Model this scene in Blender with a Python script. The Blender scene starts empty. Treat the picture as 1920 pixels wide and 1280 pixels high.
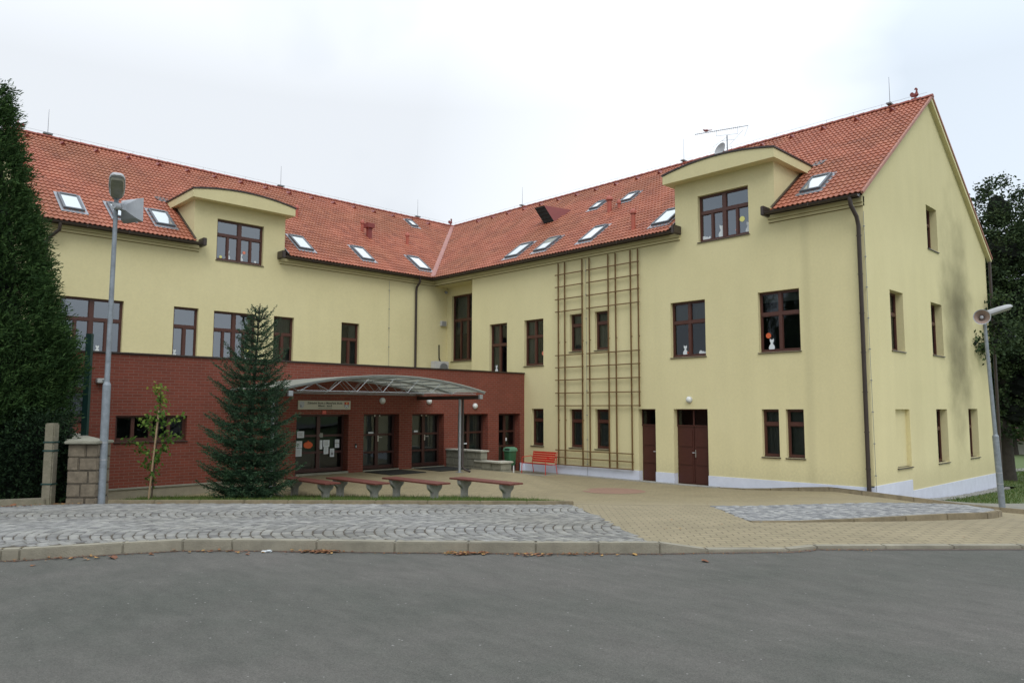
import bpy, bmesh, math, random
import numpy as np
from mathutils import Vector, Matrix
R_ = math.radians
random.seed(7); rng = np.random.default_rng(7)
scn = bpy.context.scene
COL = scn.collection
EYE = 2.4

# ------------------------------------------------------------------ terrain
def S(a, b, v):
    t = min(1.0, max(0.0, (v-a)/(b-a))); return t*t*(3-2*t)
KN = [(-50,.82),(9,.82),(14.5,.60),(17,.33),(20,.03),(23,-.05),(28,-.03),(35,-.03),(400,-1.5)]
KX = [a for a, b in KN]; KZ = [b for a, b in KN]
def cw(X, Y):            # site axes (right of / ahead of the photographer) -> building axes
    return (-21.5+.71873*X+.69529*Y, -7.957-.69529*X+.71873*Y)
def wc(x, y):
    a, b = x+21.5, y+7.957
    return (.71873*a-.69529*b, .69529*a+.71873*b)
def g(X, Y):
    z = float(np.interp(Y, KX, KZ))
    q = max(0, X-6.4-.125*Y)
    z -= (.12*q-.0066*q*q) if q < 9 else .5454+.02*(min(q, 40)-9)
    x, y = cw(X, Y)
    z += .38*S(20.9, 23.2, Y)*S(7.0, 10.0, y)*(1-S(-4.2, -2.2, x))*(1-S(15, 18, y))
    z -= .09*S(1.6, 2.6, X)*(1-S(9.2, 11.5, Y))
    z += .17*math.exp(-((X-9.9)**2+(Y-20.7)**2)/9.0)
    return z
def gw(x, y):
    return g(*wc(x, y))

# ------------------------------------------------------------------ materials
MATS = {}
def newmat(name):
    m = bpy.data.materials.new(name); m.use_nodes = True
    MATS[name] = m
    nt = m.node_tree
    return m, nt, nt.nodes['Principled BSDF']
def mat(name, col, rough=.6, metal=0.0, noise=0.0, nscale=3.0, bump=0.0, bscale=40.0, spec=.5, col2=None, detail=6, stretch=None):
    m, nt, b = newmat(name)
    b.inputs['Roughness'].default_value = rough
    b.inputs['Metallic'].default_value = metal
    b.inputs['Specular IOR Level'].default_value = spec
    b.inputs['Base Color'].default_value = (*col, 1)
    tc = nt.nodes.new('ShaderNodeTexCoord')
    src = tc.outputs['Object']
    if stretch:
        mp = nt.nodes.new('ShaderNodeMapping'); mp.inputs['Scale'].default_value = stretch
        nt.links.new(src, mp.inputs[0]); src = mp.outputs[0]
    if noise > 0 or col2:
        n = nt.nodes.new('ShaderNodeTexNoise'); n.inputs['Scale'].default_value = nscale
        n.inputs['Detail'].default_value = detail; n.inputs['Roughness'].default_value = .65
        nt.links.new(src, n.inputs['Vector'])
        r = nt.nodes.new('ShaderNodeValToRGB')
        c2 = col2 if col2 else tuple(c*(1+noise) for c in col)
        c1 = col if col2 else tuple(c*(1-noise) for c in col)
        r.color_ramp.elements[0].color = (*c1, 1); r.color_ramp.elements[1].color = (*c2, 1)
        r.color_ramp.elements[0].position = .3; r.color_ramp.elements[1].position = .7
        nt.links.new(n.outputs['Fac'], r.inputs[0]); nt.links.new(r.outputs[0], b.inputs['Base Color'])
    if bump > 0:
        n2 = nt.nodes.new('ShaderNodeTexNoise'); n2.inputs['Scale'].default_value = bscale
        n2.inputs['Detail'].default_value = 4
        nt.links.new(src, n2.inputs['Vector'])
        bp = nt.nodes.new('ShaderNodeBump'); bp.inputs['Strength'].default_value = bump
        bp.inputs['Distance'].default_value = .02
        nt.links.new(n2.outputs['Fac'], bp.inputs['Height']); nt.links.new(bp.outputs[0], b.inputs['Normal'])
    return m
def rndmat(name, cols, rough=.7, noise=.15, nscale=30, bump=.3, bscale=60, attr='rnd', spec=.5, big=None):
    """colour picked per tile / stone / leaf from a face attribute, with fine noise on top"""
    m, nt, b = newmat(name)
    b.inputs['Roughness'].default_value = rough; b.inputs['Specular IOR Level'].default_value = spec
    a = nt.nodes.new('ShaderNodeAttribute'); a.attribute_name = attr
    r = nt.nodes.new('ShaderNodeValToRGB')
    el = r.color_ramp.elements
    for i, c in enumerate(cols):
        e = el[i] if i < 2 else el.new(i/(len(cols)-1))
        e.position = i/(len(cols)-1); e.color = (*c, 1)
    nt.links.new(a.outputs['Fac'], r.inputs[0])
    tc = nt.nodes.new('ShaderNodeTexCoord')
    n = nt.nodes.new('ShaderNodeTexNoise'); n.inputs['Scale'].default_value = nscale; n.inputs['Detail'].default_value = 5
    nt.links.new(tc.outputs['Object'], n.inputs['Vector'])
    mr = nt.nodes.new('ShaderNodeMapRange'); mr.inputs['From Min'].default_value = .25; mr.inputs['From Max'].default_value = .75
    mr.inputs['To Min'].default_value = 1-noise; mr.inputs['To Max'].default_value = 1+noise
    nt.links.new(n.outputs['Fac'], mr.inputs[0])
    mx = nt.nodes.new('ShaderNodeVectorMath'); mx.operation = 'SCALE'
    nt.links.new(r.outputs[0], mx.inputs[0]); nt.links.new(mr.outputs[0], mx.inputs['Scale'])
    out = mx.outputs[0]
    if big:   # large stained areas (scale, min, max, tint)
        n3 = nt.nodes.new('ShaderNodeTexNoise'); n3.inputs['Scale'].default_value = big[0]; n3.inputs['Detail'].default_value = 4
        nt.links.new(tc.outputs['Object'], n3.inputs['Vector'])
        r3 = nt.nodes.new('ShaderNodeValToRGB'); r3.color_ramp.elements[0].position = .4; r3.color_ramp.elements[1].position = .65
        r3.color_ramp.elements[0].color = (1, 1, 1, 1); r3.color_ramp.elements[1].color = (*big[1], 1)
        nt.links.new(n3.outputs['Fac'], r3.inputs[0])
        m3 = nt.nodes.new('ShaderNodeVectorMath'); m3.operation = 'MULTIPLY'
        nt.links.new(out, m3.inputs[0]); nt.links.new(r3.outputs[0], m3.inputs[1]); out = m3.outputs[0]
    nt.links.new(out, b.inputs['Base Color'])
    if bump:
        n2 = nt.nodes.new('ShaderNodeTexNoise'); n2.inputs['Scale'].default_value = bscale
        nt.links.new(tc.outputs['Object'], n2.inputs['Vector'])
        bp = nt.nodes.new('ShaderNodeBump'); bp.inputs['Strength'].default_value = bump; bp.inputs['Distance'].default_value = .01
        nt.links.new(n2.outputs['Fac'], bp.inputs['Height']); nt.links.new(bp.outputs[0], b.inputs['Normal'])
    return m
def brickmat(name, c1, c2, mortar, bw, rh, ms, axes='xz', rough=.75, bump=.4, offset=.5, rot=0.0, stain=.12, bias=0.0, dist=.01):
    m, nt, b = newmat(name)
    b.inputs['Roughness'].default_value = rough; b.inputs['Specular IOR Level'].default_value = .3
    tc = nt.nodes.new('ShaderNodeTexCoord')
    sp = nt.nodes.new('ShaderNodeSeparateXYZ'); nt.links.new(tc.outputs['Object'], sp.inputs[0])
    cb = nt.nodes.new('ShaderNodeCombineXYZ')
    if axes == 'xz':       # works on faces along x and along y: x+y as the run
        ad = nt.nodes.new('ShaderNodeMath'); ad.operation = 'ADD'
        nt.links.new(sp.outputs[0], ad.inputs[0]); nt.links.new(sp.outputs[1], ad.inputs[1])
        nt.links.new(ad.outputs[0], cb.inputs[0]); nt.links.new(sp.outputs[2], cb.inputs[1])
    else:
        nt.links.new(sp.outputs[0], cb.inputs[0]); nt.links.new(sp.outputs[1], cb.inputs[1])
    mp = nt.nodes.new('ShaderNodeMapping'); mp.inputs['Rotation'].default_value = (0, 0, rot)
    nt.links.new(cb.outputs[0], mp.inputs[0])
    t = nt.nodes.new('ShaderNodeTexBrick'); t.offset = offset
    t.inputs['Scale'].default_value = 1; t.inputs['Brick Width'].default_value = bw; t.inputs['Row Height'].default_value = rh
    t.inputs['Mortar Size'].default_value = ms; t.inputs['Mortar Smooth'].default_value = .2; t.inputs['Bias'].default_value = bias
    t.inputs['Color1'].default_value = (*c1, 1); t.inputs['Color2'].default_value = (*c2, 1); t.inputs['Mortar'].default_value = (*mortar, 1)
    nt.links.new(mp.outputs[0], t.inputs['Vector'])
    n = nt.nodes.new('ShaderNodeTexNoise'); n.inputs['Scale'].default_value = .6; n.inputs['Detail'].default_value = 10; n.inputs['Roughness'].default_value = .8
    nt.links.new(tc.outputs['Object'], n.inputs['Vector'])
    mr = nt.nodes.new('ShaderNodeMapRange'); mr.inputs['From Min'].default_value = .3; mr.inputs['From Max'].default_value = .7
    mr.inputs['To Min'].default_value = 1-stain; mr.inputs['To Max'].default_value = 1+stain
    nt.links.new(n.outputs['Fac'], mr.inputs[0])
    mx = nt.nodes.new('ShaderNodeVectorMath'); mx.operation = 'SCALE'
    nt.links.new(t.outputs['Color'], mx.inputs[0]); nt.links.new(mr.outputs[0], mx.inputs['Scale'])
    nt.links.new(mx.outputs[0], b.inputs['Base Color'])
    if bump:
        bp = nt.nodes.new('ShaderNodeBump'); bp.inputs['Strength'].default_value = bump; bp.inputs['Distance'].default_value = dist; bp.invert = True
        nt.links.new(t.outputs['Fac'], bp.inputs['Height']); nt.links.new(bp.outputs[0], b.inputs['Normal'])
    return m

def plaster():
    m, nt, b = newmat('plaster')
    b.inputs['Roughness'].default_value = .92; b.inputs['Specular IOR Level'].default_value = .2
    tc = nt.nodes.new('ShaderNodeTexCoord')
    n = nt.nodes.new('ShaderNodeTexNoise'); n.inputs['Scale'].default_value = .35; n.inputs['Detail'].default_value = 10; n.inputs['Roughness'].default_value = .7
    nt.links.new(tc.outputs['Object'], n.inputs['Vector'])
    r = nt.nodes.new('ShaderNodeValToRGB')
    r.color_ramp.elements[0].position = .3; r.color_ramp.elements[1].position = .72
    r.color_ramp.elements[0].color = (.675, .608, .345, 1); r.color_ramp.elements[1].color = (.735, .665, .39, 1)
    nt.links.new(n.outputs['Fac'], r.inputs[0])
    # faint rain streaks: noise stretched vertically
    mp = nt.nodes.new('ShaderNodeMapping'); mp.inputs['Scale'].default_value = (1.6, 1.6, .12)
    nt.links.new(tc.outputs['Object'], mp.inputs[0])
    n2 = nt.nodes.new('ShaderNodeTexNoise'); n2.inputs['Scale'].default_value = 1.2; n2.inputs['Detail'].default_value = 6
    nt.links.new(mp.outputs[0], n2.inputs['Vector'])
    mr = nt.nodes.new('ShaderNodeMapRange'); mr.inputs['From Min'].default_value = .3; mr.inputs['From Max'].default_value = .65
    mr.inputs['To Min'].default_value = .965; mr.inputs['To Max'].default_value = 1.01
    nt.links.new(n2.outputs['Fac'], mr.inputs[0])
    n4 = nt.nodes.new('ShaderNodeTexNoise'); n4.inputs['Scale'].default_value = 14; n4.inputs['Detail'].default_value = 6
    nt.links.new(tc.outputs['Object'], n4.inputs['Vector'])
    mr4 = nt.nodes.new('ShaderNodeMapRange'); mr4.inputs['From Min'].default_value = .25; mr4.inputs['From Max'].default_value = .75
    mr4.inputs['To Min'].default_value = .97; mr4.inputs['To Max'].default_value = 1.035
    nt.links.new(n4.outputs['Fac'], mr4.inputs[0])
    mm = nt.nodes.new('ShaderNodeMath'); mm.operation = 'MULTIPLY'
    nt.links.new(mr.outputs[0], mm.inputs[0]); nt.links.new(mr4.outputs[0], mm.inputs[1])
    mx = nt.nodes.new('ShaderNodeVectorMath'); mx.operation = 'SCALE'
    nt.links.new(r.outputs[0], mx.inputs[0]); nt.links.new(mm.outputs[0], mx.inputs['Scale'])
    sp0 = nt.nodes.new('ShaderNodeSeparateXYZ'); nt.links.new(tc.outputs['Object'], sp0.inputs[0])
    def math_(op, a, b_=None, c=None):
        q = nt.nodes.new('ShaderNodeMath'); q.operation = op
        for i_, v in enumerate((a, b_, c)):
            if v is None: continue
            if isinstance(v, (int, float)): q.inputs[i_].default_value = v
            else: nt.links.new(v, q.inputs[i_])
        return q.outputs[0]
    def mrange(v, a, b_, c, d):
        q = nt.nodes.new('ShaderNodeMapRange'); q.interpolation_type = 'SMOOTHSTEP'
        for n_, x_ in zip(('From Min', 'From Max', 'To Min', 'To Max'), (a, b_, c, d)): q.inputs[n_].default_value = x_
        nt.links.new(v, q.inputs[0]); return q.outputs[0]
    yy_, zz_ = sp0.outputs[1], sp0.outputs[2]
    band = mrange(math_('ABSOLUTE', math_('SUBTRACT', yy_, 1.72)), .02, .22, .90, 1.0)        # water run down the long wall
    base_ = mrange(math_('ADD', zz_, math_('MULTIPLY', n4.outputs['Fac'], .7)), .45, 1.35, .88, 1.0)    # splash dirt near the ground
    top_ = mrange(math_('SUBTRACT', math_('MULTIPLY', n2.outputs['Fac'], 3.4), math_('SUBTRACT', 8.3, zz_)), .2, 2.2, 1.0, .93)
    mm2 = math_('MULTIPLY', math_('MULTIPLY', band, base_), math_('MULTIPLY', top_, mm.outputs[0]))
    nt.links.new(mm2, mx.inputs['Scale'])
    # a sooty, algae-dark stain on the gable, with a shape of its own (soft ellipse round a point on the wall)
    sp = nt.nodes.new('ShaderNodeVectorMath'); sp.operation = 'SUBTRACT'; sp.inputs[1].default_value = (8.3, 0, 5.4)
    nt.links.new(tc.outputs['Object'], sp.inputs[0])
    sc = nt.nodes.new('ShaderNodeVectorMath'); sc.operation = 'MULTIPLY'; sc.inputs[1].default_value = (.42, 2.5, .20)
    nt.links.new(sp.outputs[0], sc.inputs[0])
    ln = nt.nodes.new('ShaderNodeVectorMath'); ln.operation = 'LENGTH'; nt.links.new(sc.outputs[0], ln.inputs[0])
    n5 = nt.nodes.new('ShaderNodeTexNoise'); n5.inputs['Scale'].default_value = .7; n5.inputs['Detail'].default_value = 5
    nt.links.new(tc.outputs['Object'], n5.inputs['Vector'])
    ad = nt.nodes.new('ShaderNodeMath'); ad.operation = 'ADD'; nt.links.new(ln.outputs['Value'], ad.inputs[0]); nt.links.new(n5.outputs['Fac'], ad.inputs[1])
    ms = nt.nodes.new('ShaderNodeMapRange'); ms.interpolation_type = 'SMOOTHSTEP'
    ms.inputs['From Min'].default_value = .45; ms.inputs['From Max'].default_value = 1.55; ms.inputs['To Min'].default_value = .30; ms.inputs['To Max'].default_value = 1
    nt.links.new(ad.outputs[0], ms.inputs[0])
    mz = nt.nodes.new('ShaderNodeVectorMath'); mz.operation = 'SCALE'
    nt.links.new(mx.outputs[0], mz.inputs[0]); nt.links.new(ms.outputs[0], mz.inputs['Scale'])
    nt.links.new(mz.outputs[0], b.inputs['Base Color'])
    n3 = nt.nodes.new('ShaderNodeTexNoise'); n3.inputs['Scale'].default_value = 60; n3.inputs['Detail'].default_value = 3
    nt.links.new(tc.outputs['Object'], n3.inputs['Vector'])
    bp = nt.nodes.new('ShaderNodeBump'); bp.inputs['Strength'].default_value = .35; bp.inputs['Distance'].default_value = .008
    nt.links.new(n3.outputs['Fac'], bp.inputs['Height']); nt.links.new(bp.outputs[0], b.inputs['Normal'])
    return m
def glassmat(name, tint=(.75, .8, .8), refl=2.1, trans=.75):
    m, nt, b = newmat(name)
    nt.nodes.remove(b)
    out = [n for n in nt.nodes if n.type == 'OUTPUT_MATERIAL'][0]
    tr = nt.nodes.new('ShaderNodeBsdfTransparent'); tr.inputs[0].default_value = (*[c*trans for c in tint], 1)
    gl = nt.nodes.new('ShaderNodeBsdfGlossy'); gl.inputs['Roughness'].default_value = .015; gl.inputs[0].default_value = (.86, .93, 1, 1)
    tc = nt.nodes.new('ShaderNodeTexCoord'); nz = nt.nodes.new('ShaderNodeTexNoise'); nz.inputs['Scale'].default_value = 1.1
    nt.links.new(tc.outputs['Object'], nz.inputs['Vector'])
    bp = nt.nodes.new('ShaderNodeBump'); bp.inputs['Strength'].default_value = .12; bp.inputs['Distance'].default_value = .02
    nt.links.new(nz.outputs['Fac'], bp.inputs['Height']); nt.links.new(bp.outputs[0], gl.inputs['Normal'])
    fr = nt.nodes.new('ShaderNodeFresnel'); fr.inputs['IOR'].default_value = refl
    mx = nt.nodes.new('ShaderNodeMixShader')
    nt.links.new(fr.outputs[0], mx.inputs[0]); nt.links.new(tr.outputs[0], mx.inputs[1]); nt.links.new(gl.outputs[0], mx.inputs[2])
    nt.links.new(mx.outputs[0], out.inputs['Surface'])
    return m
def thinmat(name, col, alpha, rough=.3):
    m, nt, b = newmat(name)
    out = [n for n in nt.nodes if n.type == 'OUTPUT_MATERIAL'][0]
    b.inputs['Base Color'].default_value = (*col, 1); b.inputs['Roughness'].default_value = rough
    tl = nt.nodes.new('ShaderNodeBsdfTranslucent'); tl.inputs[0].default_value = (*col, 1)
    m0 = nt.nodes.new('ShaderNodeMixShader'); m0.inputs[0].default_value = .5
    nt.links.new(b.outputs[0], m0.inputs[1]); nt.links.new(tl.outputs[0], m0.inputs[2])
    tr = nt.nodes.new('ShaderNodeBsdfTransparent')
    mx = nt.nodes.new('ShaderNodeMixShader'); mx.inputs[0].default_value = alpha
    nt.links.new(tr.outputs[0], mx.inputs[1]); nt.links.new(m0.outputs[0], mx.inputs[2])
    nt.links.new(mx.outputs[0], out.inputs['Surface'])
    return m
def leafmat(name, cols, attr='rnd', trans=.25):
    m = rndmat(name, cols, rough=.75, noise=.3, nscale=2.0, bump=0, attr=attr, spec=.15)
    nt = m.node_tree; b = nt.nodes['Principled BSDF']
    out = [n for n in nt.nodes if n.type == 'OUTPUT_MATERIAL'][0]
    tl = nt.nodes.new('ShaderNodeBsdfTranslucent')
    nt.links.new(b.inputs['Base Color'].links[0].from_socket, tl.inputs[0])
    mx = nt.nodes.new('ShaderNodeMixShader'); mx.inputs[0].default_value = trans
    nt.links.new(b.outputs[0], mx.inputs[1]); nt.links.new(tl.outputs[0], mx.inputs[2])
    nt.links.new(mx.outputs[0], out.inputs['Surface'])
    return m

PL = plaster()
WHITE = mat('plinth_white', (.62, .65, .74), .85, noise=.07, nscale=2.5, bump=.2)
BRICK = brickmat('brick', (.215, .056, .035), (.178, .047, .030), (.215, .125, .095), .24, .08, .006, 'xz', bump=.5, stain=.14)
GREYPL = mat('grey_plinth', (.29, .26, .19), .9, noise=.12, nscale=4, bump=.2)
TILE = rndmat('roof_tile', [(.33, .104, .058), (.36, .117, .066), (.405, .142, .084), (.345, .110, .062), (.29, .092, .054)], rough=.6, noise=.12, nscale=1.1, bump=.25, bscale=25, spec=.3, big=(.35, (.84, .94, .86)))
RIDGE = mat('ridge_tile', (.30, .075, .05), .6, noise=.2, nscale=5)
VALLEY = mat('valley_metal', (.33, .125, .095), .45, noise=.12, nscale=4)
VENT = mat('vent_paint', (.40, .095, .06), .5, noise=.1)
VENTD = mat('vent_dark', (.22, .045, .04), .45, noise=.1)
BROWNM = mat('brown_metal', (.045, .032, .026), .38, noise=.2, nscale=4)
FRAMED = mat('door_frame_wood', (.058, .020, .014), .5, noise=.15, nscale=6)
FRAME = mat('window_wood', (.078, .027, .018), .42, noise=.18, nscale=6, stretch=(1, 1, 8))
DOORW = mat('door_wood', (.062, .016, .010), .5, noise=.15, nscale=8, stretch=(1, 1, 6))
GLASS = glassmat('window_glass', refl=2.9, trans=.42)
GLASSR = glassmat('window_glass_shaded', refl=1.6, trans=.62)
GLASSD = glassmat('door_glass', refl=1.6, trans=.8)
SKYGL = mat('rooflight_glass', (.66, .70, .70), .10, metal=.75)
SKYFR = mat('rooflight_frame', (.10, .11, .125), .45)
SKYFL = mat('rooflight_flashing', (.30, .31, .33), .4, metal=.6)
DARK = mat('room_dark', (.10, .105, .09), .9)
CURT = mat('curtain_cloth', (.42, .42, .37), .9, noise=.08)
BLIND = mat('blind_cloth', (.28, .29, .25), .9, noise=.06)
GALV = mat('galvanised', (.36, .38, .40), .5, metal=.55, noise=.18, nscale=14, bump=.05)
GALVD = mat('galvanised_dull', (.24, .27, .30), .55, metal=.3, noise=.22, nscale=9, bump=.05)
CHROME = mat('steel_handle', (.65, .65, .65), .3, metal=.9)
WIRE = mat('conductor_wire', (.25, .26, .27), .5, metal=.5)
WOODT = mat('trellis_wood', (.155, .085, .028), .6, noise=.25, nscale=9)
BENCHW = mat('bench_wood', (.15, .045, .032), .6, noise=.2, nscale=8, bump=.1)
CONC = mat('concrete', (.30, .295, .27), .9, noise=.22, nscale=7, bump=.5, bscale=30)
CONCD = mat('concrete_mossy', (.165, .155, .105), .95, noise=.3, nscale=6, bump=.6, bscale=25, col2=(.24, .215, .16))
KERB = mat('kerb_stone', (.255, .235, .18), .9, noise=.22, nscale=3, bump=.4, bscale=60)
KERBB = mat('kerb_low', (.23, .19, .12), .9, noise=.25, nscale=5, bump=.3, bscale=50)
STONE = rndmat('block_stone', [(.17, .14, .10), (.25, .225, .17), (.29, .27, .21), (.22, .20, .155)], rough=.92, noise=.3, nscale=9, bump=1.0, bscale=18)
STONEG = mat('wall_stone', (.20, .20, .155), .92, noise=.28, nscale=5, bump=.8, bscale=14, col2=(.29, .28, .22))
CAPST = mat('cap_slab', (.27, .262, .205), .9, noise=.15, nscale=5, bump=.3)
CAPL = mat('cap_pale', (.46, .45, .38), .9, noise=.12, nscale=6, bump=.3)
GREENP = mat('post_green', (.012, .045, .038), .5, noise=.2)
GREENL = mat('bin_green', (.032, .12, .055), .45, noise=.12)
GREENLL = mat('bin_lid_green', (.10, .24, .15), .4, noise=.1)
BLACK = mat('black_rubber', (.018, .02, .018), .85, noise=.2, bump=.4, bscale=120)
REDP = mat('bench_red', (.60, .035, .022), .38, noise=.08)
POLY = thinmat('canopy_sheet', (.56, .58, .52), .82)
SIGNB = mat('sign_board', (.50, .48, .38), .6)
DOORC = mat('door_film', (.13, .135, .12), .9, noise=.2, nscale=1.5)
WIRED = mat('old_wire', (.006, .012, .008), 1.0, spec=.05)
SHADE = mat('cornice_shade', (.16, .12, .045), .9)  # dark colour standing in for shadow under the cornice bands
PAPER = mat('paper_white', (.66, .70, .72), .8)
TEXTM = mat('sign_ink', (.05, .05, .045), .7)
ORANGE = mat('paper_orange', (.62, .12, .04), .8)
PEACH = mat('paper_coral', (.70, .22, .14), .8)
YELLOW = mat('paper_yellow', (.75, .72, .25), .8)
REDSM = mat('plate_red', (.5, .08, .06), .6)
LAMPG = mat('lamp_glass', (.72, .74, .72), .25)
LUM = mat('luminaire_grey', (.42, .43, .44), .5, noise=.1)
LENS = mat('luminaire_lens', (.27, .27, .22), .2, noise=.15, nscale=12)
HORN = mat('horn_grey', (.38, .40, .43), .5, noise=.12, nscale=4)
HORNIN = mat('horn_inside', (.34, .25, .21), .6)
ACW = mat('unit_white', (.52, .52, .50), .5, noise=.08)
ACG = mat('unit_grille', (.22, .23, .24), .6)
BARK = mat('bark', (.085, .062, .045), .95, noise=.3, nscale=6, bump=.8, bscale=12)
BARKD = mat('bark_dark', (.045, .038, .03), .95, noise=.3, nscale=5, bump=.8, bscale=10)
STAKE = mat('stake_wood', (.42, .29, .18), .8, noise=.15)
SOIL = mat('sett_joint', (.075, .062, .045), .95, noise=.35, nscale=14, bump=.4)
SETT = rndmat('granite_sett', [(.15, .148, .145), (.245, .243, .232), (.34, .335, .31), (.20, .20, .188), (.29, .287, .272)], rough=.8, noise=.16, nscale=18, bump=.5, bscale=45, big=(.28, (.74, .72, .66)))
SETTR = rndmat('granite_sett_small', [(.14, .145, .152), (.24, .242, .242), (.38, .378, .36), (.185, .188, .192), (.305, .304, .296)], rough=.8, noise=.14, nscale=18, bump=.4, bscale=45)
SPRUCE = leafmat('spruce_needles', [(.016, .038, .022), (.034, .074, .040), (.070, .125, .062)], trans=.1)
THUJA = leafmat('thuja_sprays', [(.016, .038, .012), (.036, .078, .022), (.085, .145, .042)], trans=.15)
HEDGE = leafmat('hedge_leaves', [(.008, .020, .008), (.014, .032, .012), (.030, .060, .022)], trans=.12)
LINDEN = leafmat('broad_leaves', [(.022, .040, .018), (.040, .068, .028), (.070, .105, .042)], trans=.15)
SAPL = leafmat('sapling_leaves', [(.05, .11, .025), (.09, .18, .035), (.19, .28, .055), (.32, .30, .06)], trans=.35)
FARL = leafmat('far_leaves', [(.05, .085, .03), (.08, .125, .045), (.11, .15, .06)], trans=.3)
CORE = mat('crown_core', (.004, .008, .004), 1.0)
GRASSM = leafmat('grass_blades', [(.05, .10, .022), (.075, .14, .03), (.12, .17, .045), (.20, .20, .08)], trans=.3)
LAWN = mat('lawn_soil', (.065, .105, .03), .95, noise=.3, nscale=8, bump=.5, col2=(.11, .15, .045))
DRYL = rndmat('dry_leaf', [(.13, .05, .025), (.20, .08, .035), (.26, .12, .05), (.40, .24, .07)], rough=.8, noise=.2, bump=0)

def paver_mat():
    m = brickmat('beige_paver', (.285, .240, .145), (.26, .220, .135), (.18, .145, .09), .2, .1, .004, 'xy', bump=.25, rot=R_(12), stain=.17)
    return m
PAVER = paver_mat()
PAVER2 = brickmat('beige_paver_drive', (.285, .240, .150), (.25, .213, .132), (.155, .125, .08), .22, .14, .010, 'xy', bump=.35, rot=R_(47), stain=.17, offset=.5)
REDPAV = brickmat('red_paver', (.30, .185, .135), (.28, .17, .125), (.22, .15, .11), .2, .1, .006, 'xy', bump=.2, stain=.1)
PATHM = mat('path_grey', (.25, .245, .215), .92, noise=.12, nscale=2, bump=.3)

def asphalt():
    m, nt, b = newmat('asphalt')
    b.inputs['Roughness'].default_value = .85; b.inputs['Specular IOR Level'].default_value = .35
    tc = nt.nodes.new('ShaderNodeTexCoord')
    def noise(sc, det, ro=.6, st=None):
        n = nt.nodes.new('ShaderNodeTexNoise'); n.inputs['Scale'].default_value = sc; n.inputs['Detail'].default_value = det; n.inputs['Roughness'].default_value = ro
        src = tc.outputs['Object']
        if st:
            mp = nt.nodes.new('ShaderNodeMapping'); mp.inputs['Rotation'].default_value = (0, 0, R_(44)); mp.inputs['Scale'].default_value = st
            nt.links.new(src, mp.inputs[0]); src = mp.outputs[0]
        nt.links.new(src, n.inputs['Vector']); return n.outputs['Fac']
    def ramp(f, p0, p1, c0, c1):
        r = nt.nodes.new('ShaderNodeValToRGB'); r.color_ramp.elements[0].position = p0; r.color_ramp.elements[1].position = p1
        r.color_ramp.elements[0].color = (*c0, 1); r.color_ramp.elements[1].color = (*c1, 1)
        nt.links.new(f, r.inputs[0]); return r.outputs[0]
    base = ramp(noise(.42, 10, .72), .36, .66, (.078, .080, .068), (.112, .105, .094))
    fine = ramp(noise(95, 3, .8), .3, .72, (.62, .62, .62), (1.42, 1.42, 1.42))
    mid = ramp(noise(6, 6, .7, (1, .35, 1)), .3, .7, (.84, .84, .84), (1.13, 1.13, 1.13))
    m1 = nt.nodes.new('ShaderNodeVectorMath'); m1.operation = 'MULTIPLY'; nt.links.new(base, m1.inputs[0]); nt.links.new(fine, m1.inputs[1])
    m2 = nt.nodes.new('ShaderNodeVectorMath'); m2.operation = 'MULTIPLY'; nt.links.new(m1.outputs[0], m2.inputs[0]); nt.links.new(mid, m2.inputs[1])
    # pale grit chips
    v = nt.nodes.new('ShaderNodeTexVoronoi'); v.inputs['Scale'].default_value = 26; nt.links.new(tc.outputs['Object'], v.inputs['Vector'])
    wn = nt.nodes.new('ShaderNodeSeparateColor'); nt.links.new(v.outputs['Color'], wn.inputs[0])
    gt = nt.nodes.new('ShaderNodeMath'); gt.operation = 'GREATER_THAN'; gt.inputs[1].default_value = .982; nt.links.new(wn.outputs[0], gt.inputs[0])
    lt = nt.nodes.new('ShaderNodeMath'); lt.operation = 'LESS_THAN'; lt.inputs[1].default_value = .22; nt.links.new(v.outputs['Distance'], lt.inputs[0])
    an = nt.nodes.new('ShaderNodeMath'); an.operation = 'MULTIPLY'; nt.links.new(gt.outputs[0], an.inputs[0]); nt.links.new(lt.outputs[0], an.inputs[1])
    mx = nt.nodes.new('ShaderNodeMix'); mx.data_type = 'RGBA'
    nt.links.new(an.outputs[0], mx.inputs[0]); nt.links.new(m2.outputs[0], mx.inputs[6]); mx.inputs[7].default_value = (.22, .215, .20, 1)
    nt.links.new(mx.outputs[2], b.inputs['Base Color'])
    bp = nt.nodes.new('ShaderNodeBump'); bp.inputs['Strength'].default_value = .6; bp.inputs['Distance'].default_value = .006
    nt.links.new(noise(110, 2), bp.inputs['Height']); nt.links.new(bp.outputs[0], b.inputs['Normal'])
    return m
ASPH = asphalt()

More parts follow.
